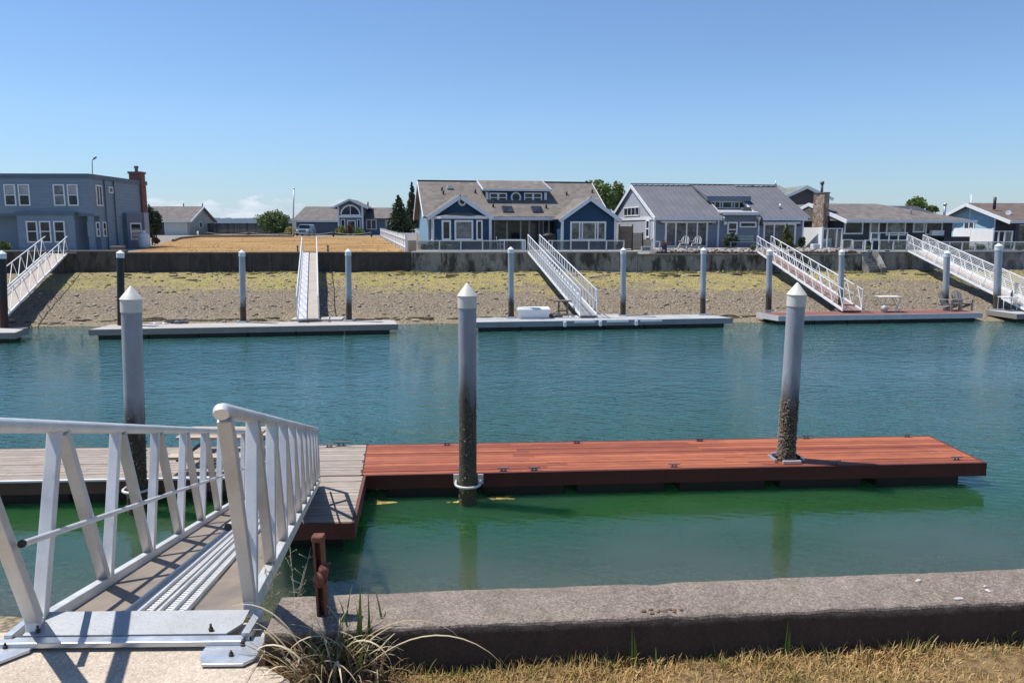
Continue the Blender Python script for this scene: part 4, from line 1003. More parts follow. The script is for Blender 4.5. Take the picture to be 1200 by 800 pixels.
fbar(f4, (p0 - .1, ze - .28, MO + .53), (p1 + .1, ze - .28, MO + .53), .05, .2).build('gutter', m_trim, h4)
MB().ob(f4, uL + .0, uL + .10, zf, ze, MO - .1, MO + .02).build('corner_board', m_white, h4)
# porch: glazed wall, posts
for a0, a1, pn in ((579, 594, m_glass3), (594, 610, m_glass), (610, 620, m_glass), (620, 632, m_glass3), (636, 643, m_glass3), (643, 650, m_glass)):
    window(h4, f4, a0, 256, a1, 292, PO, .06, pane=pn)
MB().ob(f4, p0, p1, ze - .42, ze - .3, PO + .01, MO + .3).build('porch_ceiling', m_slate, h4)
def fgable(xl, xr, xa, ya, yl, o, col, wx0, wx1):
    ul, zl = f4.uz(xl, yl, o + .3); ur = f4.uz(xr, yl + 1, o + .3)[0]; ua, za = f4.uz(xa, ya, o + .3); ua = (ul + ur) / 2
    w0, w1 = f4.uz(wx0, 270, o)[0], f4.uz(wx1, 270, o)[0]
    k = (za - zl) / (ua - ul)
    MB().prism([f4.W(w0, zf, o), f4.W(w1, zf, o), f4.W(w1, zl + (ur - w1) * k - .1, o), f4.W(ua, za - .14, o), f4.W(w0, zl + (w0 - ul) * k - .1, o)], f4.n * (MO - o + .05)).build('gable_wall', col, h4)
    obk = MO - max(0, (za - ze)) / sl
    for a_, b_ in ((ul, -1), (ur, 1)):
        zb = zl; oe = MO - (zl - ze) / sl * (zl > ze) + .1
        MB().slab([f4.W(a_, zl, o + .32), f4.W(ua, za, o + .32), f4.W(ua, za, obk + .1), f4.W(a_, zl, oe)], .12).build('gable_roof', m_rf_tan, h4)
        fbar(f4, (a_, zl - .15, o + .33), (ua, za - .15, o + .33), .06, .26).build('rake_board', m_trim, h4)
    for w in (w0, w1): MB().ob(f4, w - .09, w + .09, zf, zl + .1, o - .05, o + .02).build('corner_board', m_white, h4)
    return ua, za
fgable(501, 577.5, 541.5, 228, 253.5, 0, m_navy, 508.5, 574.5)
fgable(655.5, 728, 690, 230.3, 256.5, 0, m_navy, 659, 721)
ring(h4, f4, 541.5, 236.5, .22)
fl_ = f4.left(f4.uz(508.5, 270, 0)[0])
window(h4, fl_, 0, 0, 0, 0, 0, .1, uz=(.5, 1.5, .75, 2.3), mv=(.5,))
# bay window with little hip roof
b0, b1 = f4.uz(515.5, 270, .55)[0], f4.uz(567, 270, .55)[0]; zt = f4.uz(541, 256.5, .55)[1]; zt2 = f4.uz(541, 248.5, .1)[1]
bay = MB().prism([f4.W(u, zf, o) for u, o in ((b0 - .35, .01), (b0 + .15, .5), (b1 - .15, .5), (b1 + .35, .01))], UP * (zt - zf)).build('bay', m_navy, h4)
MB().prism([f4.W(u, zt + .005, o) for u, o in ((b0 - .55, .02), (b0 + .05, .68), (b1 - .05, .68), (b1 + .55, .02))], UP * .16).build('bay_fascia', m_trim, bay)
m = MB(); A_ = [f4.W(u, zt + .165, o) for u, o in ((b0 - .55, .02), (b0 + .05, .68), (b1 - .05, .68), (b1 + .55, .02))]; T_ = [f4.W(u, zt2, .02) for u in (b0 + 1.1, b1 - 1.1)]
m.add(A_ + T_, [(0, 1, 4), (1, 2, 5, 4), (2, 3, 5), (0, 4, 5, 3), (0, 3, 2, 1)]); m.build('bay_roof', m_rf_tan, bay)
window(h4, f4, 517.5, 258, 528.5, 281.5, .5, .12); window(h4, f4, 532.5, 258, 554.5, 281.5, .5, .12, pane=m_glass2); window(h4, f4, 558, 258, 565.5, 281.5, .5, .10)
w_ = window(h4, f4, 668, 259.5, 710, 282, 0, .12, mv=(.26, .335, .70, .77), pane=glass('painted_reflection_window', (.03, .04, .04), (.20, .23, .21)))  # reflection painted into the pane colour as pale blotches
# shed dormer
DO = MO - 1.9
d0, d1 = f4.uz(570, 233, DO)[0], f4.uz(640, 233, DO)[0]; zd = f4.uz(605, 224.6, DO)[1]; zb = ze + sl * 1.9
MB().prism([f4.W(d0, z, o) for o, z in ((DO, zb - .15), (DO, zd), (OR, zr - .02), (OR, zr - .5))], f4.u * (d1 - d0)).build('dormer_wall', m_navy, h4)
MB().slab([f4.W(d0 - .3, zd + .16, DO + .35), f4.W(d1 + .3, zd + .16, DO + .35), f4.W(d1 + .3, zr + .12, OR + .05), f4.W(d0 - .3, zr + .12, OR + .05)], .12).build('dormer_roof', m_rf_tan, h4)
fbar(f4, (d0 - .3, zd + .10, DO + .37), (d1 + .3, zd + .10, DO + .37), .05, .15).build('dormer_fascia', m_trim, h4)
for u in (d0 - .32, d1 + .32): fbar(f4, (u, zd + .1, DO + .36), (u, zr + .05, OR + .05), .05, .16).build('rake_board', m_trim, h4)
for u in (d0 + .05, d1 - .05): MB().ob(f4, u - .1, u + .1, zb - .1, zd - .05, DO - .02, DO + .03).build('corner_board', m_white, h4)
window(h4, f4, 573.5, 226, 594, 237.3, DO, .09, mv=(.47, .53), mh=(.5,)); window(h4, f4, 614, 226, 635, 237.3, DO, .09, mv=(.47, .53), mh=(.5,))
ring(h4, f4, 604.5, 231.3, .34, DO)
def roofpt(fr, x, y):   # point on a sloping roof plane of the navy house
    for k in range(60):
        o = MO + .4 - k * .1; z = ze - .14 + (MO + .5 - o) * (zr + .19 - ze) / 5.1; u, zz = fr.uz(x, y, o)
        if zz <= z: return fr.W(u, z, o)
    return fr.W(u, z, o)
for x in (595, 629.5):
    p = roofpt(f4, x, 246.5); e = V((0, 0, 0)); d = (f4.u); s = (-f4.n + UP * sl).normalized()
    k = MB().slab([p + d * a_ + s * b_ + UP * .1 for a_, b_ in ((-.4, -.45), (.4, -.45), (.4, .45), (-.4, .45))], .12).build('skylight', m_dark, h4)
    MB().slab([p + d * a_ + s * b_ + UP * .115 for a_, b_ in ((-.34, -.39), (.34, -.39), (.34, .39), (-.34, .39))], .01).build('pane', m_glass, k)
for x, y in ((518, 224), (519.5, 228), (557, 227), (664, 229.5), (694, 226), (578, 243.5), (640, 244)):
    p = roofpt(f4, x, y); MB().tube(p - UP * .05, p + UP * .28, .07, n=8).build('roof_vent', m_dark, h4)
p = roofpt(f4, 527, 222); MB().box(p + UP * .12, (.4, .3, .24), .2).build('roof_vent', m_trim, h4)
# deck and glass railing on the bulkhead
fd = Fr(bh(481.2), math.degrees(math.atan2(BHS, 1)))
Ld = fd.uz(746, 290)[0]
m = MB(); m.hexa([fd.W(u, z, o) for z in (-.4, .115) for u, o in ((0, -.45), (Ld, -.45), (Ld, -4.2), (0, -4.2))])
tag(m.build('wooden_deck', m_deck, origin=fd.W(Ld / 2, 0, -2)), 'timber deck between the navy blue house and its glass railing', 'deck')
def railing(label, fr, xs, ytop, ybot, o=-.12, glassy=True, grp='railings along the far bulkhead', both=True, pw=.075):
    us = [fr.uz(x, (ytop + ybot) / 2, o)[0] for x in xs]; xm = (xs[0] + xs[-1]) / 2
    z1 = fr.uz(xm, ytop, o)[1]; z0 = fr.uz(xm, ybot, o)[1]
    t = thing('railing', label, 'railing', fr.W((us[0] + us[-1]) / 2, z0, o), grp)
    MB().ob(fr, us[0] - .04, us[-1] + .04, z1 - .06, z1, o - .045, o + .045).build('top_rail', m_rail, t)
    if both: MB().ob(fr, us[0], us[-1], z0 + .03, z0 + .09, o - .03, o + .03).build('bottom_rail', m_rail, t)
    for u in us: MB().ob(fr, u - pw / 2, u + pw / 2, z0, z1 - .06, o - .035, o + .035).build('post', m_rail, t)
    if glassy:
        for a_, b_ in zip(us, us[1:]):
            if b_ - a_ > .5: MB().ob(fr, a_ + .06, b_ - .06, z0 + .1, z1 - .07, o - .008, o + .008).build('glass_panel', m_clear, t)
    return t
railing('white framed glass railing left of the gangway, in front of the navy blue house', fd, (488.5, 515, 540, 565.5, 591, 612, 615.5), 281.5, 294)
railing('white framed glass railing right of the gangway, in front of the navy blue house', fd, (643, 647, 669, 690, 710.7, 731), 281.5, 294)
# ---------------------------------------------------------------- grey metal roofed house
f5 = Fr(atY(766, 290, 54.5), 10.5)
h5 = thing('house', 'grey house with a standing seam metal roof and wide sliding doors', 'house', f5.W(5, .1, -5))
zf = .1; DP = 9.4; ze = f5.uz(769, 252.2)[1]; zr = f5.uz(740, 217.3, -DP / 2)[1]; um0, um1, ue = f5.uz(842.5, 270)[0], f5.uz(888, 270)[0], f5.uz(941.5, 270)[0]
sl5 = (zr - ze) / (DP / 2)
prof = [(0, zf), (0, ze - .1), (-DP / 2, zr - .1), (-DP, ze - .1), (-DP, zf)]
w0_ = .04
gable(f5, w0_, um0, prof).build('wall', m_slate, h5); gable(f5, um1, ue, prof).build('wall', m_slate, h5)
# left gable end, its sunlit brightness put into a paler siding colour
fg = f5.left(0)
MB().prism([fg.W(-o, z, -.02) for o, z in ((0, zf), (0, ze - .1), (-DP / 2, zr - .1), (-DP, ze - .1), (-DP, zf))], fg.n * .04).build('gable_wall', m_greyside, h5)
DS = -2.2; zdf = f5.uz(865, 249.5)[1]; zd = f5.uz(852, 231.5, DS)[1]
gable(f5, um0, um1, [(0, zf), (0, zdf), (DS, zdf + .25), (DS, zd), (-DP / 2, zr - .1), (-DP, ze - .1), (-DP, zf)]).build('wall', m_slate, h5)
def mroof(u0, u1, oe, ze_, orr, zr_, ov=.0):
    r = MB().slab([f5.W(u0, ze_, oe), f5.W(u1, ze_, oe), f5.W(u1, zr_, orr), f5.W(u0, zr_, orr)], .1).build('roof', m_rf_metal, h5)
    m = MB(); u = u0 + .02
    while u < u1: m.bar(f5.W(u, ze_ + .02, oe), f5.W(u, zr_ + .02, orr), .04, .06); u += .42
    m.build('roof_seam', m_rf_metal, r); return r
mroof(-.12, um0 + .12, .45, ze - sl5 * .45 + .05, -DP / 2, zr + .05); mroof(um1 - .12, ue + .3, .45, ze - sl5 * .45 + .05, -DP / 2, zr + .05)
mroof(um0 - .25, um1 + .25, DS + .5, zd + .05, -DP / 2, zr + .12)
MB().slab([f5.W(-.12, ze - .2, -DP - .45), f5.W(ue + .3, ze - .2, -DP - .45), f5.W(ue + .3, zr + .045, -DP / 2 - .005), f5.W(-.12, zr + .045, -DP / 2 - .005)], .1).build('roof', m_rf_metal, h5)
MB().bar(f5.W(-.14, zr + .13, -DP / 2), f5.W(ue + .32, zr + .13, -DP / 2), .3, .06).build('roof_ridge', m_pipe, h5)
MB().slab([f5.W(um0 + .02, zdf + .04, .35), f5.W(um1 - .02, zdf + .04, .35), f5.W(um1 - .02, zdf + .32, DS), f5.W(um0 + .02, zdf + .32, DS)], .1).build('flat_roof', M('pale_flat_roof', (.36, .36, .37), .7), h5)
for a_, b_ in ((-.3, um0), (um0, um1), (um1, ue)): fbar(f5, (a_ + .1, (ze - .25 if a_ != um0 else zdf - .05), .48 if a_ != um0 else .37), (b_ - .02, (ze - .25 if a_ != um0 else zdf - .05), .48 if a_ != um0 else .37), .06, .2).build('gutter', m_trim, h5)
fbar(f5, (um0 - .22, zd - .1, DS + .53), (um1 + .22, zd - .1, DS + .53), .05, .35).build('dormer_fascia', m_slate, h5)
for u, dz in ((-.14, 0), (um0 + .13, 0), (um1 - .13, 0)): fbar(f5, (u, ze - sl5 * .45 - .05, .47), (u, zr - .06, -DP / 2), .06, .24).build('rake_board', m_white, h5)
fbar(f5, (-.14, ze - .3, -DP - .45), (-.14, zr - .06, -DP / 2), .06, .24).build('rake_board', m_white, h5)
# cheek of the dormer
fc = f5.left(um0 - .02)
MB().prism([fc.W(-o, z, .0) for o, z in ((DS + .1, ze + sl5 * -(DS + .1) + .1), (DS + .1, zd - .05), (-DP / 2, zr - .02))], fc.n * .05).build('dormer_cheek', m_white, h5)
window(h5, f5, 830, 235.8, 873, 244.6, DS, .09, mv=(.17, .31, .38, .63, .70, .83), pane=m_glass)
window(h5, fg, 724.5, 241, 750, 251, 0.02, .09, uz=(DP / 2 - 1.75, DP / 2 + 1.75, ze + .0, ze + .70), mv=(.25, .5, .75))
fbar(f5, (-.045, ze - .2, .0), (-.045, ze - .2, -DP), .04, .22).build('band_board', m_white, h5)
window(h5, fg, 755, 258, 762, 280, .02, .12, uz=(.75, 1.5, .95, 2.25), mh=(.5,))
MB().ob(f5, -.03, .1, zf, ze - .1, -.15, .02).build('corner_board', m_white, h5)
for u in (um0 - .06, um1 + .06, ue - .05): MB().ob(f5, u - .06, u + .06, zf, ze - .1, -.05, .02).build('corner_board', m_trim, h5)
window(h5, f5, 779, 259.3, 829, 289.6, 0, .12, mv=(.25, .5, .75), pane=m_glass3, name='sliding_door')
window(h5, f5, 894, 261.5, 932, 289.6, 0, .12, mv=(.33, .67), pane=m_glass3, name='sliding_door')
window(h5, f5, 852, 260, 864, 274.5, 0, .11, mh=(.38,)); window(h5, f5, 866.5, 260, 886, 266.6, 0, .09)
MB().ob(f5, f5.uz(774, 250)[0], f5.uz(838, 250)[0], ze - .52, ze - .4, .03, .2).build('awning_box', m_trim, h5)
MB().ob(f5, f5.uz(893, 250)[0], f5.uz(937, 250)[0], ze - .58, ze - .45, .03, .2).build('awning_box', m_trim, h5)
for x, y in ((775.5, 260.5), (832.5, 261), (891, 262.5), (935.5, 263)):
    u, z = f5.uz(x, y); MB().ob(f5, u - .08, u + .08, z - .12, z + .14, .004, .18).build('wall_lamp', m_dark, h5)
u, z = f5.uz(849, 261.3); MB().ell(f5.W(u, z, .12), (.14, .1, .14), 10, 8).build('wall_lamp', m_white, h5)
p = f5.W(f5.uz(914, 246, -1)[0], ze + sl5 * 1 + .25, -1); MB().tube(p - UP * .2, p + UP * .12, .1, .04, 8).build('roof_vent', m_galv, h5)
p = f5.W(f5.uz(874, 250, -.9)[0], zdf + .4, -.9); MB().box(p - UP * .12, (.62, .4, .3), .18).build('roof_unit', m_pipe, h5)
for x, y0 in ((881, 216), (890.5, 218.5)):
    u, z = f5.uz(x, y0, -DP / 2 - .6); MB().tube(f5.W(u, zr - .4, -DP / 2 - .6), f5.W(u, z, -DP / 2 - .6), .1 if x < 885 else .06, n=8).build('flue_pipe', m_pipe, h5)
p = V(f5.W(ue / 2, .0, 1.0)); m = MB(); m.hexa([f5.W(u, z, o) for z in (-.1, .27) for u, o in ((-.2, 2.0), (ue, 1.2), (ue, -.05), (-.2, -.05))])
tag(m.build('patio', m_pad, origin=p), 'low concrete patio in front of the metal roofed grey house', 'patio')
# ---------------------------------------------------------------- ranch house with stone chimney
f6 = Fr(atY(987, 290, 57), 9)
h6 = thing('house', 'low charcoal ranch house with a tall fieldstone chimney', 'house', f6.W(5, .1, -5)); DP = 8.8
ze = f6.uz(1010, 257)[1]; zr = f6.uz(975, 238.6, -DP / 2)[1]; ue = f6.uz(1115.5, 270)[0]; zf = .05
gable(f6, 0, ue, [(0, zf), (0, ze), (-DP / 2, zr - .15), (-DP, ze), (-DP, zf)]).build('wall', m_charc, h6)
sl6 = (zr - ze) / (DP / 2); uh = ue - 3.4; ov = .9; zo = ze - sl6 * ov * .4
m = MB(); th = UP * .12
P = [f6.W(-.3, zo, ov), f6.W(ue + 1.3, zo, ov), f6.W(ue + 1.3, zo, -DP - ov), f6.W(-.3, zo, -DP - ov), f6.W(-.3, zr, -DP / 2), f6.W(uh, zr, -DP / 2)]
m.add(P, [(0, 1, 5, 4), (1, 2, 5), (2, 3, 4, 5), (0, 4, 3), (0, 3, 2, 1)]); m.build('roof', m_rf_grey, h6)
fbar(f6, (-.3, zo - .05, ov + .03), (ue + 1.3, zo - .05, ov + .03), .06, .2).build('gutter', m_trim, h6)
for o in (ov, -DP - ov): fbar(f6, (-.33, zo - .08, o), (-.33, zr - .08, -DP / 2), .06, .26).build('rake_board', m_white, h6)
for r_, pn, mv in (((989, 258.8, 1011, 274.5), m_glass, ()), ((1038, 259, 1061, 276), glass('treescape_window', (.05, .06, .06), (.30, .34, .34)), ()), ((1069.5, 260, 1083, 272.5), m_glass2, ()), ((1084, 260, 1104, 275.5), m_glass, ())):
    window(h6, f6, *r_, 0, .1, mv, pane=pn)
window(h6, f6, 1018.5, 258.5, 1030, 281, 0, .12, mh=(.35,), name='door', pane=m_glass2)
MB().ob(f6, f6.uz(1088, 275)[0], f6.uz(1102, 275)[0], f6.uz(1095, 276)[1], f6.uz(1095, 270)[1], .08, .4).build('window_box', m_white, h6)
c0, c1 = -1.95, -1.0
fch = Fr(f6.W(0, 0, -3.0), 9)
def osolve(px, u):
    for k in range(400):
        o = 2 - k * .03
        if f6.uz(px, 250, o)[0] >= u: return o
    return o
oA, oB = osolve(965.3, -.75), osolve(952.5, -.75)
if oB > oA: oA, oB = oB, oA
cu0, cu1 = -.75, f6.uz(971, 250, oA)[0]; zt = f6.uz(965, 226.3, oA)[1]
ch = MB().ob(f6, cu0, cu1, zf, zt, oB, oA).build('chimney', m_fstone, h6)
MB().ob(f6, cu0 - .04, cu1 + .04, zt, zt + .07, oB - .04, oA + .04).build('chimney_cap', m_pipe, ch)
fch = Fr(f6.W(0, 0, (oA + oB) / 2), 9); u, z = fch.uz(961.8, 216, 0); u = (cu0 + cu1) / 2; MB().tube(fch.W(u, zt, 0), fch.W(u, z, 0), .1, n=8).build('flue_pipe', m_pipe, ch); MB().tube(fch.W(u, z, 0), fch.W(u, z + .22, 0), .15, n=8).build('flue_cap', m_pipe, ch)
u, z = f6.uz(1107.5, 240.5, -3.0); MB().tube(f6.W(u, ze, -3), f6.W(u, z, -3), .1, n=8).build('flue_pipe', m_galv, h6); MB().tube(f6.W(u, z, -3), f6.W(u, z + .14, -3), .15, n=8).build('flue_cap', m_galv, h6)
u = f6.uz(1067.5, 250, -1.2)[0]; MB().tube(f6.W(u, ze, -1.2), f6.W(u, ze + .85, -1.2), .05, n=6).build('roof_vent', m_pipe, h6)
# mauve house behind
f8 = Fr(atY(918, 285, 80), 6)
h8 = thing('house', 'dark mauve gabled house rising behind the metal roofed house', 'house', f8.W(2, .3, -4))
a_ = f8.uz(912, 234)[0]; b_ = f8.uz(974, 236)[0]; ua, za = f8.uz(943, 217.3, .3); zl = f8.uz(915, 231.5, .3)[1]; ua = (a_ + b_) / 2
MB().prism([f8.W(a_ + .3, .2, 0), f8.W(b_ - .3, .2, 0), f8.W(b_ - .3, zl, 0), f8.W(ua, za - .2, 0), f8.W(a_ + .3, zl, 0)], f8.n * -9).build('wall', m_mauve, h8)
for q in (a_, b_):
    MB().slab([f8.W(q, zl, .4), f8.W(ua, za, .4), f8.W(ua, za, -9.4), f8.W(q, zl, -9.4)], .15).build('roof', m_rf_green, h8)
    fbar(f8, (q, zl - .18, .42), (ua, za - .18, .42), .06, .3).build('rake_board', m_white, h8)
la, lb = f8.uz(908, 222, -3)[0] - .5, a_ + 2.4; zl1 = f8.uz(915, 226, -1.5)[1]; zl2 = f8.uz(912, 217.8, -5)[1]
MB().slab([f8.W(la, zl1, -1.2), f8.W(lb, zl1, -1.2), f8.W(lb, zl2, -5), f8.W(la, zl2, -5)], .15).build('roof', m_rf_green, h8)
MB().ob(f8, la + .3, lb, .3, zl1 + .1, -7, -1.7).build('wall', m_mauve, h8)
fbar(f8, (la, zl1 - .1, -1.17), (lb, zl1 - .1, -1.17), .05, .2).build('gutter', m_white, h8)
u, z = f8.uz(909, 217.2, -5); MB().tube(f8.W(u, zl2 - .1, -5), f8.W(u, zl2 + .5, -5), .07, n=6).build('roof_vent', m_galv, h8)
# small grey gable between the two (left wing of the ranch)
f9 = Fr(atY(936, 280, 63), 8); a_, b_ = f9.uz(934, 247)[0], f9.uz(957, 247)[0]; zl = f9.uz(935, 247)[1]; za = f9.uz(945.5, 239.5)[1]; ua = (a_ + b_) / 2
h9 = thing('garage', 'small charcoal gabled wing with white rake boards left of the fieldstone chimney', 'garage', f9.W(ua, .1, -3))
MB().prism([f9.W(a_ + .2, .1, 0), f9.W(b_ - .2, .1, 0), f9.W(b_ - .2, zl - .05, 0), f9.W(ua, za - .15, 0), f9.W(a_ + .2, zl - .05, 0)], f9.n * -6).build('wall', m_charc, h9)
for q in (a_, b_):
    MB().slab([f9.W(q, zl - .1, .3), f9.W(ua, za, .3), f9.W(ua, za, -6.3), f9.W(q, zl - .1, -6.3)], .12).build('roof', m_rf_grey, h9)
    fbar(f9, (q, zl - .22, .32), (ua, za - .14, .32), .05, .24).build('rake_board', m_white, h9)
m = MB()
for k in range(4): z = f9.uz(945, 264 - k * 3, .6)[1]; m.ob(f9, a_ + .1, b_, z - .17, z, .45 - k * .06, .6 - k * .1)
m.build('lower_roof', m_rf_brown, h9)
# ---------------------------------------------------------------- sky blue house at the right
f7 = Fr(atY(1164, 288, 61), 5)
h7 = thing('house', 'sky blue gabled house with a brown roof at the right edge', 'house', f7.W(4, .1, -3)); DP = 5.8
f7s = f7.left(0); ua, za = f7s.uz(1140, 237.6, .4)
ze = f7s.uz(1117, 252, .3)[1]; zp = f7.uz(1185, 258.5, 2.2)[1]; zf = .05
om = -DP / 2; 
gable(f7, 0, 12, [(0, zf), (0, za - .2 - (za - zp) * (-om) / (2.2 - om)), (om, za - .2), (-DP, ze - .1), (-DP, zf)]).build('wall', m_sky, h7)
MB().ob(f7, .0, 12, zf, za - .45 - (za - zp) * (-om) / (2.2 - om), .01, .05).build('porch_wall', m_charc, h7)  # dark sheet standing in for the shade under the porch roof
MB().slab([f7.W(-.5, zp, 2.3), f7.W(12.5, zp, 2.3), f7.W(12.5, za, om), f7.W(-.5, za, om)], .14).build('roof', m_rf_brown, h7)
MB().slab([f7.W(-.5, ze - .15, -DP - .5), f7.W(12.5, ze - .15, -DP - .5), f7.W(12.5, za - .004, om), f7.W(-.5, za - .004, om)], .14).build('roof', m_rf_brown, h7)
fbar(f7, (-.53, zp - .14, 2.3), (-.53, za - .14, om), .06, .26).build('rake_board', m_white, h7); fbar(f7, (-.53, ze - .3, -DP - .5), (-.53, za - .14, om), .06, .26).build('rake_board', m_white, h7)
fbar(f7, (-.5, zp - .1, 2.33), (12.5, zp - .1, 2.33), .06, .2).build('gutter', m_trim, h7)
for u in (.3, 4, 8): MB().ob(f7, u - .07, u + .07, zf, zp - .1, 2.0, 2.14).build('porch_post', m_charc, h7)
window(h7, f7s, 1130, 258, 1142.5, 270, 0, .11, mv=(.5,))
MB().ob(f7, -.03, .08, zf, 2.6, -.1, .03).build('corner_board', m_white, h7)
window(h7, f7, 1190, 263, 1215, 285, .05, .1, mv=(.5,), pane=m_glass2)
u, z = f7.uz(1166.3, 231, -.6); MB().tube(f7.W(u, zp + .9, -.6), f7.W(u, z, -.6), .11, n=8).build('flue_pipe', m_dark, h7)
u, z = f7.uz(1182, 250, .6); c = f7.W(u, z, .6); MB().pipe([c, c + V((-.02, -.03, .02)), c + V((-.08, -.10, .05))], [.04, .14, .2], 12).build('satellite_dish', m_galv, h7)
MB().tube(c, c - UP * .5, .025, n=6).build('dish_arm', m_dark, h7)
q = atY(1138.5, 237.5, 64); tag(MB().tube(q - UP * 2, atY(1138.5, 228, 64), .05, n=6).build('antenna_mast', m_white, origin=q), 'short white mast above the peak of the sky blue house', 'mast')
# ---------------------------------------------------------------- two storey house at the left
f1 = Fr(atY(110, 290, 54.5), 1.5)
h1 = thing('house', 'flat roofed two storey blue grey house with a brick chimney', 'house', f1.W(-6, .1, -4)); zf = .02
zt = f1.uz(80, 203.5)[1]; zm = f1.uz(80, 253)[1]; u0 = -14; DP = 9.0
MB().ob(f1, u0, 0, zm, zt - .3, -DP, 0).build('upper_storey', m_bluegrey, h1)
MB().ob(f1, u0, -.25, zf, zm - .002, -DP + .05, -1.15).build('lower_storey', m_bluegrey, h1)
MB().ob(f1, -.3, .0, zf, zm - .002, -.35, -.02).build('corner_post', m_bluegrey, h1)
MB().ob(f1, u0 - .05, .08, zt - .3, zt, -DP - .08, .08).build('parapet', M('slate_blue_trim', (.10, .14, .19), .6, .1, 2), h1)
MB().ob(f1, u0, .03, zm - .02, zm + .16, -.3, .03).build('band_board', bpy.data.materials['slate_blue_trim'], h1)
b0, b1 = f1.uz(21, 270, .25)[0], f1.uz(88, 270, .25)[0]
MB().ob(f1, b0, b1, zf, f1.uz(55, 252, .25)[1], -1.2, .25).build('bay', m_bluegrey, h1)
MB().ob(f1, b0 - .12, b1 + .12, f1.uz(55, 252, .25)[1], f1.uz(55, 248.5, .25)[1], -1.2, .35).build('bay_roof', bpy.data.materials['slate_blue_trim'], h1)
for x0, x1, pn in ((5.4, 19, 0), (22, 35.5, 0), (63, 76.5, 1), (79.5, 92, 0)): window(h1, f1, x0, 216, x1, 241.3, 0, .09, mh=(.5,), pane=m_glass2 if pn else m_glass)
for x0, x1 in ((31.5, 44.7), (47, 60.3), (63.7, 77)): window(h1, f1, x0, 259, x1, 284.3, .25, .09, mh=(.52,))
for i, x in enumerate((5.4, 22, 79.5)): MB().ob(f1, *f1.rect(x + 1.5, 218, x + 12, 228), .031, .045).build('blind', M('window_blind', (.36, .37, .38), .8) if 'window_blind' not in bpy.data.materials else bpy.data.materials['window_blind'], h1)
window(h1, f1, 90.5, 259, 98.5, 291, -1.15, .1, mh=(.3, .62), name='door', pane=m_glass3); window(h1, f1, 103, 260, 107.5, 277, -1.15, .07, mh=(.5,))
s1 = f1.right(0)
def sw(x0, y0, x1, y1, o=0, **k):
    a_ = s1.uz(x0, (y0 + y1) / 2, o)[0]; b_ = s1.uz(x1, (y0 + y1) / 2, o)[0]; xm = (x0 + x1) / 2
    return window(h1, s1, 0, 0, 0, 0, o, .09, uz=(a_, b_, s1.uz(xm, y1, o)[1], s1.uz(xm, y0, o)[1]), **k)
sw(112.2, 217, 119.3, 241.5, mv=(.5,)); sw(126.7, 219, 131.7, 226.5)
def sbox(x0, x1, y0, y1, o1, name, mat, o0=0):
    a_, b_ = s1.uz(x0, 270, 0)[0], s1.uz(x1, 270, 0)[0]; MB().ob(s1, a_, b_, s1.uz(x0, y1, 0)[1] if y1 < 288 else zf, s1.uz(x0, y0, 0)[1], o0, o1).build(name, mat, h1)
MB().ob(s1, 1.16, DP - .05, zf, zm - .004, -.25, -.02).build('side_wall', m_bluegrey, h1)
sw(119.8, 260, 124.3, 277.5, -.02, mh=(.5,)); sw(112, 260, 116.3, 277.5, -.02, mh=(.5,))
MB().ob(s1, 4.6, 7.2, zf, s1.uz(138, 249.5)[1], 0, .3).build('side_bay', bpy.data.materials['slate_blue_trim'], h1)
a_ = 6.1; window(h1, s1, 0, 0, 0, 0, .3, .1, uz=(5.0, 6.8, .75, 2.05), mh=(.5,))
for x in (123.5, 134.5): a_ = s1.uz(x, 250)[0]; MB().tube(s1.W(a_, zf, .07), s1.W(a_, zt - .3, .07), .045, n=6).build('downspout', m_pipe, h1)
cu = s1.uz(153, 225, .2)[0]; cf = Fr(s1.W(DP - 1.2, 0, 0), 1.5)
c0, c1 = cf.uz(152.3, 225)[0], cf.uz(166.2, 225)[0]; z1 = cf.uz(159, 203.5)[1]; zk = cf.uz(159, 249)[1]
ch = MB().ob(cf, c0, c1, zk, z1, -.75, 0).build('chimney', m_brick, h1)
MB().ob(cf, c0 - .07, c1 + .07, z1, z1 + .16, -.82, .07).build('chimney_cap', m_brick, ch)
u = (c0 + c1) / 2; MB().pipe([cf.W(u, z1 + .16, -.35), cf.W(u, z1 + .42, -.35), cf.W(u, z1 + .43, -.35), cf.W(u, z1 + .62, -.35)], [.13, .12, .19, .15], 10).build('chimney_pot', m_pipe, ch)
MB().ob(cf, c0 + .1, c1 + .06, zf, zk, -.8, .04).build('chimney_base', m_greyside, h1)
q = f1.W(f1.uz(108, 200, -.3)[0], zt, -.3); tp = f1.W(f1.uz(108, 188, -.3)[0], f1.uz(108, 188, -.3)[1], -.3)
t = thing('weather_station', 'thin roof mast with a little weather vane above the two storey house', 'weather vane', q)
MB().tube(q, tp, .03, n=6).build('mast', m_pipe, t); m = MB(); m.bar(tp, tp + V((.22, 0, .12)), .04); m.bar(tp + V((.1, 0, .1)), tp + V((.32, 0, .22)), .05, .09); m.build('vane', m_dark, t)
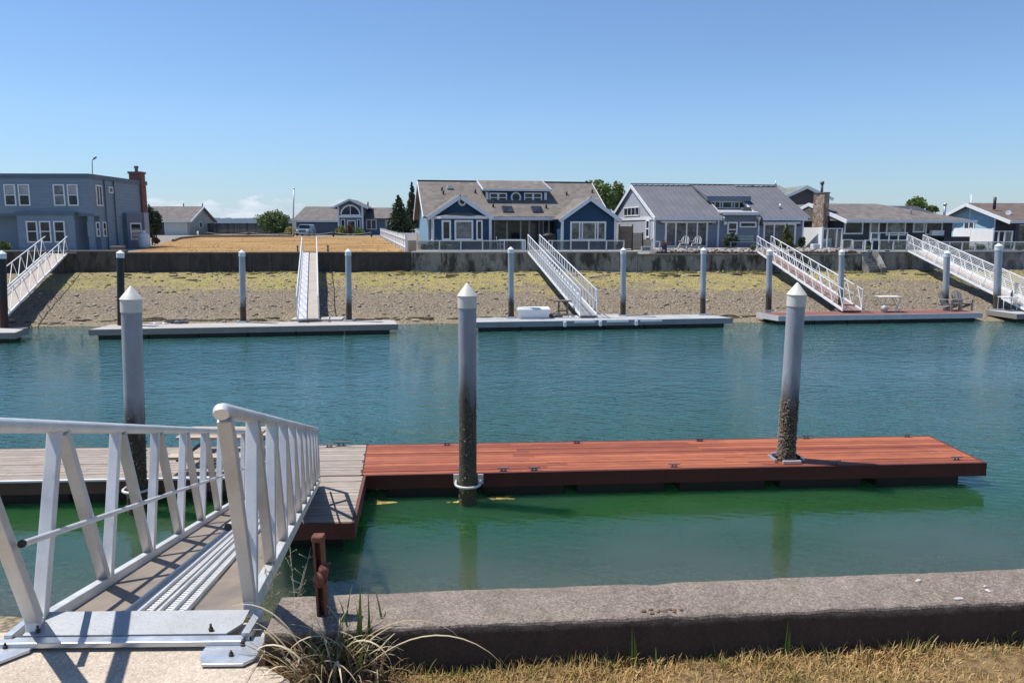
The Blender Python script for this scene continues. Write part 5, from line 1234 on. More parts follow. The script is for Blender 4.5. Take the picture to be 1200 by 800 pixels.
# ---------------------------------------------------------------- beige garage house far behind
f2h = Fr(atY(193, 277, 112), 0); zf = zg(112)
h2 = thing('house', 'beige house with a pale garage door far beyond the dry lot', 'house', f2h.W(2, zf, -4))
ul, ur = f2h.uz(165, 265)[0], f2h.uz(222.5, 265)[0]; ze = f2h.uz(200, 258.3, .4)[1]; zr = f2h.uz(205, 242.3, -4.5)[1]
gable(f2h, ul, ur, [(0, zf), (0, ze), (-4.5, zr - .15), (-9, ze), (-9, zf)]).build('wall', m_beige, h2)
for o in (.5, -9.5): MB().slab([f2h.W(ul - .4, ze - .1, o), f2h.W(ur + .4, ze - .1, o), f2h.W(ur + .4, zr + (.05 if o > 0 else .045), -4.5), f2h.W(ul - .4, zr + (.05 if o > 0 else .045), -4.5)], .18).build('roof', m_rf_grey, h2)
fbar(f2h, (ur + .43, ze - .2, .5), (ur + .43, zr - .08, -4.5), .06, .25).build('rake_board', m_white, h2); fbar(f2h, (ul, ze - .15, .53), (ur + .4, ze - .15, .53), .06, .25).build('gutter', m_white, h2)
window(h2, f2h, 193, 259.8, 219.5, 276.8, 0, .1, pane=m_cream, name='garage_door'); window(h2, f2h, 184, 259.5, 192.5, 276.5, 0, .15, name='door', pane=m_shade, fm=m_shade)  # second panel is painted shade left of the garage, built like a door
f2s = f2h.right(ur); window(h2, f2s, 0, 0, 0, 0, 0, .1, uz=(3.4, 4.4, zf + 1, zf + 2))
for x in (215, 237):
    u, z = f2h.uz(x, 238, -5); MB().tube(f2h.W(u, zr - .3, -5), f2h.W(u, z, -5), .09, n=6).build('flue_pipe', m_pipe, h2)
# ---------------------------------------------------------------- arched window house far behind
f3 = Fr(atY(397, 277, 114), 2); zf = zg(112)
h3 = thing('house', 'slate house with a big arched window far beyond the dry lot', 'house', f3.W(3, zf, -4))
def quick(x0, x1, y1, o): a_, b_ = f3.uz(x0, y1, o)[0], f3.uz(x1, y1, o)[0]; return a_, b_, f3.uz((x0 + x1) / 2, y1, o)[1]
a_, b_, zt = quick(347, 398, 258, 0); zr = f3.uz(372, 242.5, -5)[1]
gable(f3, a_, b_ + 1, [(0, zf), (0, zt), (-5, zr - .15), (-10, zt), (-10, zf)]).build('wall', m_archs, h3)
for o in (.5, -10.5): MB().slab([f3.W(a_ - .6, zt - .1, o), f3.W(b_ + 1, zt - .1, o), f3.W(b_ + 1, zr + (.05 if o > 0 else .045), -5), f3.W(a_ - .1 + .4, zr + (.05 if o > 0 else .045), -5)], .16).build('roof', m_rf_grey, h3)
fbar(f3, (a_ - .6, zt - .15, .53), (b_, zt - .15, .53), .06, .25).build('gutter', m_trim, h3)
MB().ob(f3, *f3.rect(355, 260.5, 396, 277), .004, .05).build('garage_door', M('dark_blue_garage_door', (.07, .095, .14), .5, .1, 2), h3)
a2, b2, zt2 = quick(425, 472, 255, -1); zr2 = f3.uz(448, 243.8, -5)[1]
gable(f3, a2 - 1, b2, [(-1, zf), (-1, zt2), (-5, zr2 - .15), (-10, zt2), (-10, zf)]).build('wall', m_archs, h3)
for o in (-.5, -10.5): MB().slab([f3.W(a2 - 1, zt2 - .1, o), f3.W(b2 + .5, zt2 - .1, o), f3.W(b2 + .5, zr2 + (.05 if o < -5 else .04), -5), f3.W(a2 - 1, zr2 + (.05 if o < -5 else .04), -5)], .16).build('roof', m_rf_grey, h3)
c0, c1 = f3.uz(397, 260, .6)[0], f3.uz(425, 260, .6)[0]; za = f3.uz(411, 233, 1)[1]; zl = f3.uz(390, 243.3, 1)[1]; uc = (c0 + c1) / 2; zw = f3.uz(411, 242, .6)[1]; el_ = uc - f3.uz(388.5, 243, 1)[0]
MB().prism([f3.W(c0, zf, .6), f3.W(c1, zf, .6), f3.W(c1, zw, .6), f3.W(uc, za - .3, .6), f3.W(c0, zw, .6)], f3.n * -7).build('gable_wall', m_archs, h3)
for s in (-1, 1):
    MB().slab([f3.W(uc + s * el_, zl, 1.1), f3.W(uc, za, 1.1), f3.W(uc, za, -6), f3.W(uc + s * el_, zl, -6)], .15).build('roof', m_rf_grey, h3)
    fbar(f3, (uc + s * el_, zl - .1, 1.13), (uc, za - .1, 1.13), .06, .28).build('rake_board', m_trim, h3)
    MB().ob(f3, uc + s * (c1 - c0) / 2 - .12, uc + s * (c1 - c0) / 2 + .12, zf, zl + .2, .55, .75).build('column', m_trim, h3)
zb = f3.uz(411, 252.2, .62)[1]; r = (c1 - c0) * .40; hgt = f3.uz(411, 240.6, .62)[1] - zb
aw = MB().pipe([f3.W(uc + r * math.cos(k * math.pi / 16), zb + hgt * math.sin(k * math.pi / 16), .66) for k in range(17)] + [f3.W(uc + r, zb, .66)], .12, 6).build('arched_window', m_white, h3)
MB().prism([f3.W(uc + r * math.cos(k * math.pi / 16), zb + hgt * math.sin(k * math.pi / 16), .61) for k in range(17)], f3.n * .03).build('pane', m_glass, aw)
MB().bar(f3.W(uc, zb, .66), f3.W(uc, zb + hgt, .66), .1).build('mullion', m_trim, aw)
MB().ob(f3, c0, c1, f3.uz(411, 255, .62)[1], zb - .05, .604, .72).build('band_board', m_white, h3)
window(h3, f3, 407, 258, 417, 276, .6, .14, name='door', pane=m_glass3); window(h3, f3, 399.5, 257, 404.5, 270, .6, .1); window(h3, f3, 418.5, 257, 422.5, 270, .6, .1)
window(h3, f3, 429, 257, 441.5, 269, -1, .15, mv=(.5,)); window(h3, f3, 452, 258, 459, 269, -1, .12)
u, z = f3.uz(431, 236.5, -5); MB().tube(f3.W(u, zr2 - .2, -5), f3.W(u, z, -5), .13, n=6).build('flue_pipe', m_pipe, h3)
# ================================================================ FENCES AND RAILS
m_dfence = planks('dark_fence_boards', (.12, .105, .095), (.03, .027, .026), .35, .9, (6, 6, 1))
m_bfence = planks('brown_fence_boards', (.24, .185, .14), (.19, .145, .11), .35, .85, (1, 6, 6))
m_tfence = planks('tan_fence_boards', (.42, .36, .29), (.36, .31, .25), .3, .85, (1, 6, 6))
m_vinyl = M('white_vinyl', (.76, .77, .78), .45, .05, 2, bump=.03)
def fence(name, label, a, b, h, mat, pitch=.14, posts=2.4, vert=True, pm=None, grp=None, cat='fence', drop=0.):
    a, b = V(a), V(b); L = (b - a).length; n = max(2, int(L / pitch)); d = (b - a) / L; s = V((-d.y, d.x, 0)).normalized()
    t = thing(name, label, cat, (a + b) / 2, grp); m = MB()
    if vert:
        for i in range(n):
            p = a + d * ((i + .5) * L / n); hh = h * (1 - drop * RN.random()); m.bar(p + UP * .04, p + UP * hh, pitch * .86, .022, s)
    else:
        for k in range(int(h / .15)): m.bar(a + UP * (.1 + k * .15), b + UP * (.1 + k * .15), .022, .142)
    m.build('boards', mat, t, recalc=False)
    for z in ((.3, h - .25) if vert else ()): MB().bar(a + s * .04 + UP * z, b + s * .04 + UP * z, .05, .08).build('rail', pm or mat, t)
    k = max(1, round(L / posts))
    for i in range(k + 1): p = a + d * (L * i / k); MB().bar(p + s * .03, p + s * .03 + UP * (h + .06), .1).build('post', pm or mat, t)
    return t
def gp_(x, Y): p = atY(x, 300, Y); return V((p.x, p.y, zg(Y)))
fence('wooden_fence', 'long dark board fence closing the street behind the dry lot', gp_(221, 119), gp_(345, 117), 1.75, m_dfence, .16, 2.6)
a, b = gp_(476.5, 52.3), gp_(447, 97)
fence('picket_fence', 'white vinyl fence running back along the edge of the dry lot', a, b, 1.12, m_vinyl, .15, 2.4, pm=m_vinyl)
fence('picket_fence', 'short white fence return behind the corner of the navy blue house', gp_(470, 70), gp_(489, 69), 1.0, m_vinyl, .15, 2.4)
fence('wooden_fence', 'small tan board fence closing the gap left of the navy blue house', gp_(478, 52.2), gp_(488.5, 52.4), .75, m_tfence, .15, 1., vert=False, pm=m_white)
fence('wooden_fence', 'tall brown board fence between the navy blue and metal roofed houses', gp_(725, 58), gp_(740.5, 58), 1.75, m_bfence, .15, 1.1, vert=False)
fence('wooden_fence', 'lower tan board fence beside the pale gable of the metal roofed house', gp_(740.5, 55.4), gp_(752.5, 55.4), 1.2, m_tfence, .15, .8, vert=False, pm=m_dfence)
fence('wooden_fence', 'lowest step of tan fence in front of the pale gable end', gp_(752.6, 54.6), gp_(765, 54.6), .82, m_tfence, .15, .8, vert=False, pm=m_dfence)
fr = Fr(bh(772), math.degrees(math.atan2(BHS, 1)))
railing('little white frame rail end beside the blue flower pot', fr, (764.5, 773), 282.5, 294.5, -.4, True)
railing('low plain rail end beneath the tan fence by the pale gable', fr, (752, 763), 288.5, 295, -.4, True)
p = gp_(939.5, 61.5); q = gp_(962.5, 54.8); p.z = q.z = .02
t = thing('privacy_fence', 'tall white privacy fence panel in front of the fieldstone chimney', 'fence', (p + q) / 2)
MB().bar(p + UP * .85, q + UP * .85, .06, 1.65).build('panel', m_vinyl, t)
for r in (p, q): MB().bar(r, r + UP * 1.72, .12).build('post', m_vinyl, t)
p, q = gp_(1112, 66.5), gp_(1161.5, 58.6); t = thing('privacy_fence', 'white privacy fence below the sky blue gable', 'fence', (p + q) / 2)
MB().bar(p + UP * .75, q + UP * .75, .06, 1.45).build('panel', m_vinyl, t)
for k in (0, .5, 1): r = p + (q - p) * k; MB().bar(r, r + UP * 1.55, .12).build('post', m_vinyl, t)
fx = Fr(bh(1000), math.degrees(math.atan2(BHS, 1)))
railing('tall white framed glass windscreen beside the heat pump', fx, (963.5, 969.5, 980.5, 986.5), 267.3, 291.5, -1.6)
railing('short low glass railing right of the windscreen', fx, (987.5, 998), 280.5, 292.5, -.6)
railing('grey panelled gate rail at the head of the concrete steps', fx, (999.5, 1011.5), 281.5, 293.5, -.5)
railing('white framed glass railing between the steps and the wire sided gangway', fx, (1014, 1022, 1030.5, 1047, 1063), 281, 294, -.2)
railing('thin upper porch rail of the ranch house', fx, (1021, 1030.5, 1042, 1053, 1063), 272.3, 284, -2.6, False, both=False, pw=.05)
railing('long white framed glass railing at the right edge of the far bank', fx, (1082, 1097, 1112.5, 1127.5, 1143, 1158.5, 1173.5, 1188.5, 1204, 1219), 283, 295, -.2)
railing('tall white framed windscreen in front of the sky blue house porch', fx, (1163.5, 1170, 1177, 1185.5), 270.5, 292.5, -2.0)
# ================================================================ VEGETATION
def leaves(name, m, t, mat, kind=None): return m.build(name, mat, t, recalc=False, kind=kind)
def leafquad(m, p, s):
    a = V((RN.gauss(0, 1), RN.gauss(0, 1), RN.gauss(0, .8))).normalized(); b = a.orthogonal().normalized(); c = a.cross(b)
    k = RN.uniform(0, 6.28); u = b * math.cos(k) + c * math.sin(k); w = a.cross(u)
    m.add([p - u * s, p - w * s * .55 + a * s * .1, p + u * s, p + w * s * .55 + a * s * .1], [(0, 1, 2, 3)])
m_bark = M('grey_bark', (.10, .08, .06), .9, .4, 6, bump=.8)
def tree(name, label, x, yb, Y, cx, cy, rx, ry, n, ls, mat, clumps=16, cone=False, cat='tree', grp=None, trunk=True, gap=.5):
    """x, yb: foot in the photo; cx, cy, rx, ry: crown outline in the photo at distance Y"""
    f = atY(x, yb, Y); c = atY(cx, cy, Y); k = Y / F * 1.0; RX, RZ = rx * k, ry * k; RY = RX * .9
    f.z = min(f.z, zg(Y)) if trunk else f.z
    t = thing(name, label, cat, f, grp)
    cl = []
    for i in range(clumps):
        if cone:
            h = (i + RN.random()) / clumps; h = 1 - math.sqrt(1 - h * .98); rr = (1 - h) * .95 + .05; a = i * 2.4; q = math.sqrt(RN.random()) * .85
            cl.append((c + V((math.cos(a) * RX * rr * q, math.sin(a) * RY * rr * q, RZ * (2 * h - 1))), RX * (.16 + .42 * (1 - h)), RX * (.30 + .12 * (1 - h))))
        else:
            while True:
                v = V((RN.uniform(-1, 1), RN.uniform(-1, 1), RN.uniform(-.95, 1)))
                if .25 < v.length < .86: break
            r = RN.uniform(.24, .42); cl.append((c + V((v.x * RX, v.y * RY, v.z * RZ)), RX * r, RZ * r))
    m = MB()
    for i in range(n):
        q, r1, r2 = cl[RN.randrange(clumps)]; v = V((RN.gauss(0, 1), RN.gauss(0, 1), RN.gauss(0, 1))).normalized() * (RN.random() ** gap)
        p_ = q + V((v.x * r1, v.y * r1, v.z * r2))
        if RN.random() < .3:
            w = v * RN.uniform(.75, 1.02)
            if cone: hh = RN.random() ** 1.5; rr = (1 - hh) * 1.0 + .04; p_ = c + V((w.x * RX * rr, w.y * RY * rr, RZ * (2 * hh - 1)))
            else: p_ = c + V((w.x * RX, w.y * RY, w.z * RZ)) * (1 + .12 * noise.noise(w * 2.5 + c))
        leafquad(m, p_, ls * RN.uniform(.6, 1.3))
    leaves('crown', m, t, mat)
    if trunk:
        m = MB(); top = c + UP * (RZ * .5); r0 = max(.06, RX * .07)
        m.pipe([f - UP * .2, f + (c - f) * .5 + V((.05, 0, 0)), c, top], [r0, r0 * .8, r0 * .5, r0 * .15], 7); m.build('trunk', m_bark, t)
        m = MB()
        for q, r1, r2 in cl[:12]: s = f + (top - f) * RN.uniform(.35, .8); m.pipe([s, (s + q) / 2 + UP * .1, q], [r0 * .35, r0 * .2, r0 * .06], 4, False)
        m.build('limb', m_bark, t, recalc=False)
    return t
l_dk = leafm('dark_evergreen', (.016, .034, .014), (.045, .07, .03), .1); l_md = leafm('mid_green_leaves', (.05, .085, .018), (.12, .165, .04)); l_br = leafm('bright_green_leaves', (.07, .12, .02), (.13, .19, .045))
l_ye = leafm('yellow_green_leaves', (.16, .17, .03), (.26, .25, .06)); l_ol = leafm('olive_leaves', (.06, .075, .02), (.13, .14, .05)); l_rd = leafm('russet_leaves', (.12, .045, .025), (.2, .09, .04)); l_gy = leafm('grey_green_leaves', (.12, .15, .11), (.24, .27, .21))
tree('broadleaf_tree', 'rounded green tree rising above the dark board fence', 322, 277, 113, 321, 262, 20, 15, 5200, .17, l_md, 26)
tree('conifer', 'dense dark conifer at the edge of the dry lot left of the navy house', 466, 280, 90, 467, 253, 16.5, 23, 6500, .16, l_dk, 46, True)
tree('conifer', 'thin taller conifer partly hidden behind the navy house gable', 485, 280, 100, 483, 240, 11, 25, 4200, .16, l_dk, 30, True)
tree('broadleaf_tree', 'leafy bright green tree behind the right end of the navy house', 704, 285, 88, 703, 229.5, 20, 19, 5200, .18, l_br, 24)
tree('broadleaf_tree', 'looser green tree beside the pale gable of the metal roofed house', 727, 285, 92, 723, 231.5, 12, 15, 3000, .17, l_md, 16)
tree('broadleaf_tree', 'green treetop showing above the ranch house roof', 1074, 285, 95, 1073, 241, 12, 10, 2400, .16, l_br, 26)
tree('broadleaf_tree', 'smallest treetop tuft right of the ranch house treetop', 1093, 285, 95, 1092, 245, 7, 5, 500, .18, l_md, 7)
tree('shrub', 'dark leafy shrub against the chimney side of the two storey house', 178, 290, 66, 178, 260, 11, 19, 3400, .12, l_dk, 26, cat='shrub')
tree('conifer', 'conical green shrub growing by the head of the pinkish gangway', 922, 294, 53.2, 921.5, 279.5, 11, 16, 3200, .085, l_ol, 34, True, cat='shrub')
tree('shrub', 'big round dark bush beside the green bench', 856, 291, 53.6, 856, 282, 10.5, 8.5, 2600, .08, l_dk, 22, cat='shrub', trunk=False)
tree('shrub', 'yellow green bush by the corner of the dark board fence', 340, 277, 110, 341, 270.5, 8, 6, 1000, .13, l_ye, 10, cat='shrub', trunk=False)
tree('shrub', 'yellow green shrub left of the arched window entry', 399, 277, 110, 400, 270.5, 7, 7, 1100, .13, l_ye, 9, cat='shrub', trunk=False)
tree('shrub', 'russet shrub in front of the arched window entry', 409, 277, 110, 409.5, 269.5, 5, 7, 800, .13, l_rd, 8, cat='shrub', trunk=False)
tree('shrub', 'bright green rounded shrub right of the arched window entry', 420, 277, 110, 420.5, 272, 8, 5.2, 1200, .12, l_br, 10, cat='shrub', trunk=False)
tree('shrub', 'small dark shrub right of the conical green shrub', 940, 292, 54, 940, 285, 5, 7, 800, .08, l_dk, 9, cat='shrub', trunk=False)
tree('shrub', 'russet shrub beside the white propane tank', 182, 288, 66, 182, 282, 5, 5, 600, .1, l_rd, 8, cat='shrub', trunk=False)
tree('shrub', 'low green bush at the left edge below the two storey house', 4, 293, 51.5, 4, 288, 9, 5, 900, .08, l_md, 10, cat='shrub', trunk=False)
for x, r, h, mt, lb in ((497, 5, 3.5, l_md, 'leftmost low green plant behind the glass deck railing'), (504, 4.5, 5, l_gy, 'grey leaved plant second from the left behind the glass deck railing'), (511, 3.8, 7, l_ol, 'tallest olive plant behind the glass deck railing'), (519, 4.5, 5, l_gy, 'grey leaved plant right of the tallest one behind the deck railing'), (526, 4, 3.5, l_gy, 'smallest grey leaved plant behind the deck railing')):
    tree('potted_plant', lb, x, 294, 50.3, x, 293.5 - h, r, h, 420, .07, mt, 8, cat='plant', trunk=False, grp='plants behind the deck railing')
for x, y, r, mt, lb in ((1040, 292, 4, l_md, 'low green plant behind the middle of the ranch house railing'), (1052, 290, 4, l_gy, 'pale leaved plant behind the right of the ranch house railing'), (1019, 291, 3.5, l_md, 'low plant behind the left of the ranch house railing'), (993, 290, 4, l_md, 'low plant behind the short railing beside the windscreen'), (1148, 289, 6, l_gy, 'pale plant in front of the white fence below the sky blue gable'), (1130, 290, 6, l_rd, 'russet low plant behind the right hand railing'), (1195, 290, 6, l_ol, 'olive plant behind the railing at the right edge')):
    tree('garden_plant', lb, x, 294, 53.2, x, y, r, 3.5, 380, .08, mt, 7, cat='plant', trunk=False, grp='plants behind the right hand railings')
# beach tufts under the walls
m = MB()
def bz(X, v): return -1.2 + .10
tuf = []
for i in range(5200):
    X = RN.uniform(-20, 34); Yb = BH0 + BHS * X; dens = noise.noise(V((X * .22, 3, 0)))
    if X < -25.5 or dens < -.25 + .3 * RN.random(): continue
    d = .38 + abs(RN.gauss(0, .55)); 
    if X > 22: d *= 1.6
    z = -1.30 - .135 * max(0, d - 1.2) + .02
    blade(m, (X, Yb - d, z), RN.uniform(0, 6.28), RN.uniform(.10, .34), RN.uniform(.03, .06), RN.uniform(.3, 1.6), RN.uniform(.2, .9), 3)
m.build('beach_grass', leafm('beach_grass_blades', (.11, .13, .025), (.24, .22, .07)), recalc=False, kind='stuff')
# loose stones, weed and driftwood over the far beach
prof_ = [(34.4, -3.05), (36.6, -2.74), (40.5, -2.2), (45, -1.68), (48.5, -1.22), (51.2, -1.05)]
dg = bpy.context.evaluated_depsgraph_get(); sb_ = bpy.data.objects['seabed']
def on_beach(X, v):
    hit = sb_.ray_cast(V((X, v + BHS * X, 20)), V((0, 0, -1))); return hit[1] if hit[0] else V((X, v + BHS * X, -2))
m = MB(); m2 = MB(); m3 = MB()
for i in range(4200):
    X = RN.uniform(-30, 36); v = RN.uniform(36.3, 49.6); p = on_beach(X, v); r = .028 + .085 * RN.random() ** 5
    (m if RN.random() < .6 else m2).ell(p + UP * r * .25, (r * RN.uniform(.8, 1.4), r, r * .6), 6, 4, .5)
for i in range(150):
    X = RN.uniform(-30, 36); v = 36.7 + abs(RN.gauss(0, .35)) + .5 * noise.noise(V((X * .2, 0, 8))); p = on_beach(X, v); r = RN.uniform(.08, .3)
    m3.ell(p + UP * .01, (r * 1.6, r * .5, .04), 7, 4, .8)
for i in range(130):
    X = RN.uniform(-24, 34); v = 48.6 + RN.gauss(0, .7); p = on_beach(X, v); r = RN.uniform(.06, .28); m3.ell(p + UP * .02, (r * 1.8, r * .5, .05), 7, 4, .8)
m.build('beach_stones', M('grey_beach_stone', (.21, .175, .135), .9, .5, 5), recalc=False, kind='stuff'); m2.build('pale_beach_stones', M('pale_beach_stone', (.38, .33, .27), .9, .35, 5), recalc=False, kind='stuff')
m3.build('drift_weed', M('dark_drift_weed', (.075, .055, .028), .9, .5, 6), recalc=False, kind='stuff')
for x, y, L_, rz, lb in ((418, 316, 1.5, .5, 'bleached driftwood branch below the black bulkhead right of the straight gangway'), (700, 326, 1.1, -.2, 'short driftwood stick on the beach beside the white gangway')):
    r_ = ray(x, y); p = None
    for k in range(200):
        q = CAM + r_ * ((38 + k * .06) / r_.y); b_ = on_beach(q.x, q.y - BHS * q.x)
        if q.z <= b_.z: p = b_; break
    if p is not None:
        d = V((math.cos(rz), math.sin(rz), 0)) * L_ / 2
        tag(MB().pipe([p - d + UP * .05, p + UP * .12, p + d + UP * .2], [.06, .05, .02], 6).build('driftwood', m_tfence, origin=p), lb, 'driftwood')
# ================================================================ YARD THINGS
# rock border
m_rock = M('border_rock', (.30, .27, .235), .9, .4, 3, bump=.6); m = MB()
for i in range(420):
    x = RN.uniform(772, 1008); X, Y = by(x); d = RN.uniform(.05, 1.1); r = RN.uniform(.07, .17); 
    m.ell((X, Y + d, .07 + .14 * d + RN.uniform(-.02, .05)), (r, r * .8, r * .65), 7, 5, .5)
m.build('rock_border', m_rock, recalc=False, kind='stuff')
m = MB(); A_ = [bh(x, -.36) for x in (770, 1010)]; B_ = [bh(x, -2.6) for x in (770, 1010)]
m.hexa([p + UP * z for z in (-.5, 0) for p in (A_[0], A_[1], B_[1], B_[0])][:4] + [A_[0] + UP * .06, A_[1] + UP * .06, B_[1] + UP * .24, B_[0] + UP * .24])
m.build('gravel_bed', M('gravel_bed_soil', (.17, .145, .115), .95, .4, 8, bump=.8), kind='structure')
# flower pots
m_pot = M('cobalt_glazed_pot', (.03, .035, .13), .25, .2, 5)
for x, y0, y1, r, mt, lb in ((778.5, 288, 294, 3.4, l_rd, 'coblt'), (882, 291.5, 297.5, 3, l_ol, 'x')):
    X, Y = by(x); q = atY(x, y1, Y + .45); h = (y1 - y0) * Y / F * 1.1; R0 = r * Y / F
    t = thing('flower_pot', 'cobalt blue pot with a russet plant beside the small white rail' if x < 800 else 'cobalt blue pot among the rocks left of the pinkish gangway', 'flower pot', q)
    MB().pipe([q, q + UP * (h * .55), q + UP * h], [R0 * .62, R0, R0 * .88], 14).build('pot', m_pot, t)
    m = MB()
    for i in range(260): v = V((RN.gauss(0, .4), RN.gauss(0, .4), abs(RN.gauss(0, .5)))); leafquad(m, q + UP * h + v * R0 * 1.1, .05)
    leaves('plant', m, t, mt)
m_lc = M('faded_chair_paint', (.40, .40, .40), .7, .15, 6)
# lounge chairs on the patio
for x, lb in ((801, 'left'), (815.5, 'right')):
    q = atY(x, 291, 53.4); q.z = .275; t = thing('lounge_chair', 'low pale slatted patio chair, %s of the pair before the sliding doors' % lb, 'chair', q, 'patio chairs before the sliding doors')
    R_ = Matrix.Rotation(-.45, 3, 'Z')
    def c(a_, b_, z): return q + R_ @ V((a_, b_, z))
    arch = [c(-.26, .35, .30), c(-.25, .50, .58), c(-.16, .58, .75), c(0, .60, .80), c(.16, .58, .75), c(.25, .50, .58), c(.26, .35, .30)]
    MB().pipe(arch, .03, 6).build('back_frame', m_lc, t)
    for a_ in (-.15, 0, .15): MB().bar(c(a_, .35, .30), c(a_, .57, .73), .05, .02).build('back_slat', m_lc, t)
    MB().bar(c(0, -.3, .34), c(0, .38, .28), .54, .04).build('seat', m_lc, t)
    for s in (-1, 1):
        MB().bar(c(s * .3, -.32, .46), c(s * .3, .42, .48), .06, .03).build('armrest', m_lc, t)
        MB().bar(c(s * .28, -.45, 0), c(s * .28, .3, .48), .045).build('leg', m_lc, t); MB().bar(c(s * .28, .5, 0), c(s * .28, .2, .34), .045).build('leg', m_lc, t)
# bench
q = atY(869, 292, 53.3); q.z = .27; t = thing('garden_bench', 'long pale green slatted bench in front of the big round bush', 'bench', q); m_gb = M('pale_green_paint', (.24, .30, .27), .6, .1, 3)
for z in (.46, .0): pass
MB().box(q + V((0, 0, .42)), (1.75, .42, .05)).build('seat', m_gb, t)
for z in (.62, .80): MB().box(q + V((0, .24, z)), (1.75, .03, .11)).build('back_slat', m_gb, t)
for s in (-.8, .8): MB().box(q + V((s, .02, .21)), (.07, .40, .42)).build('leg', m_gb, t); MB().bar(q + V((s, .25, .4)), q + V((s, .25, .88)), .05).build('back_post', m_gb, t)
# heat pump
q = atY(968, 290, 55.5); q.z = .05; t = thing('heat_pump', 'white outdoor heat pump unit behind the tall glass windscreen', 'heat pump', q)
MB().box(q + V((0, 0, .42)), (.62, .36, .80)).build('case', m_white, t, bevel=.02)
m = MB(); c = q + V((-.06, -.185, .46))
for r in (.08, .15, .22): m.pipe([c + V((r * math.cos(k * .5236), -.005, r * math.sin(k * .5236))) for k in range(13)], .012, 5, False)
m.build('fan_grille', m_dark, t)
# propane tank
q = atY(169.5, 290, 60); q.z = zg(60); t = thing('propane_tank', 'white upright propane tank beside the two storey house chimney', 'tank', q); H_ = 1.25; r = .42
MB().pipe([q + UP * z for z in (0.02, .06, .2, .95, 1.1, 1.18)], [r * .8, r * .9, r, r, r * .75, r * .35], 18).build('body', m_white, t); MB().tube(q + UP * 1.15, q + UP * 1.36, .13, n=10).build('collar', m_white, t)
# planter
q = atY(138, 292, 52.2); t = thing('planter', 'weathered wooden planter box at the corner of the two storey house', 'planter', V((q.x, q.y, .05))); q.z = .05
MB().hexa([q + V((x * (.33 + .05 * (z > 0)), y * .25, z)) for z in (0, .34) for x, y in ((-1, -1), (1, -1), (1, 1), (-1, 1))]).build('box', m_bfence, t)
MB().box(q + V((0, 0, .36)), (.84, .58, .05)).build('rim', m_tfence, t)
# low posts in the lot, street posts with rope
for x, lb in ((344.5, 'short dark stake in the dry lot left of the straight gangway'), (380.5, 'short dark stake in the dry lot right of the straight gangway')):
    X, Y = by(x); q = V((X, Y + .7, zg(51))); t = thing('stake', lb, 'stake', q); MB().tube(q, q + UP * .45, .05, n=7).build('shaft', m_dfence, t); MB().tube(q + UP * .42, q + UP * .5, .075 if x > 370 else .055, n=7).build('stake_head', m_dfence, t)
PX = [(233.5, 'pale bollard at the left end of the roadside rope fence', 1), (242.5, 'dark rope fence post beside the pale bollard', 0), (293, 'dark rope fence post left of the rounded tree', 0), (342.5, 'dark rope fence post below the yellow green bush', 0), (391.5, 'dark rope fence post left of the arched house entry', 0), (436, 'dark rope fence post right of the arched house', 0)]
PP = []
for x, lb, w_ in PX:
    p = gp_(x, 101); p.z = zg(101); t = thing('rope_post', lb, 'post', p, 'posts of the roadside rope fence'); MB().tube(p, p + UP * (.62 if not w_ else .7), .12, n=8).build('shaft', m_vinyl if w_ else m_dfence, t); MB().tube(p + UP * .6, p + UP * .72, .13, .09, 8).build('post_head', m_vinyl if w_ else m_dfence, t); PP.append(p + UP * .58)
for i, (a, b) in enumerate(zip(PP[1:], PP[2:])):
    m = MB(); m.pipe([a + (b - a) * (k / 10) - UP * (.25 * (1 - (2 * k / 10 - 1) ** 2)) for k in range(11)], .035, 5)
    tag(m.build('rope', M('pale_rope', (.36, .33, .30), .9) if 'pale_rope' not in bpy.data.materials else bpy.data.materials['pale_rope'], origin=a), ('first', 'second', 'third', 'last')[i] + ' sagging rope span of the roadside fence, counted from the left', 'rope', 'rope spans of the roadside fence')
m = MB(); m.pipe([gp_(204, 78) + UP * .1, gp_(212, 88) + UP * .12, gp_(232, 97) + UP * .12, gp_(300, 99.5) + UP * .12, gp_(345, 99.7) + UP * .12], .16, 8)
tag(m.build('border_log', m_bfence, origin=gp_(232, 97)), 'line of driftwood logs edging the back of the dry lot', 'log')
q = gp_(344.3, 99); q.z = zg(99); m = MB(); m.tube(q, atY(344.3, 221.5, 99), .12, .08, 8)
t = thing('flagpole', 'bare pale flagpole standing left of the arched window house', 'flagpole', q); m.build('pole', m_galv, t); MB().ell(atY(344.3, 221, 99), (.12, .12, .12), 8, 6).build('finial', m_galv, t)
# parked car far away, seen from the front
q = gp_(358, 107); q.z = zg(107) + .02; t = thing('parked_car', 'pale blue car parked nose out before the dark garage door', 'car', q); m_cp = M('pale_blue_car_paint', (.36, .47, .52), .25, .05, 2, metal=.3)
sec = [(-.9, .35), (.9, .35), (.95, .75), (.88, 1.0), (.70, 1.48), (.55, 1.55), (-.55, 1.55), (-.70, 1.48), (-.88, 1.0), (-.95, .75)]
b = MB(); lo_ = [(x, min(z, .98)) for x, z in sec]
b.prism([q + V((x, -.0, z)) for x, z in sec], V((0, 2.6, 0))); b.prism([q + V((x * .97, -1.2, z if z < .9 else .9)) for x, z in ((-.9, .35), (.9, .35), (.95, .75), (.85, .92), (-.85, .92), (-.95, .75))], V((0, 1.21, 0))); b.build('body', m_cp, t, bevel=.05)
MB().prism([q + V((x, -.02, z)) for x, z in ((-.8, 1.0), (.8, 1.0), (.64, 1.44), (-.64, 1.44))], V((0, -.03, 0))).build('windscreen', m_glass, t)
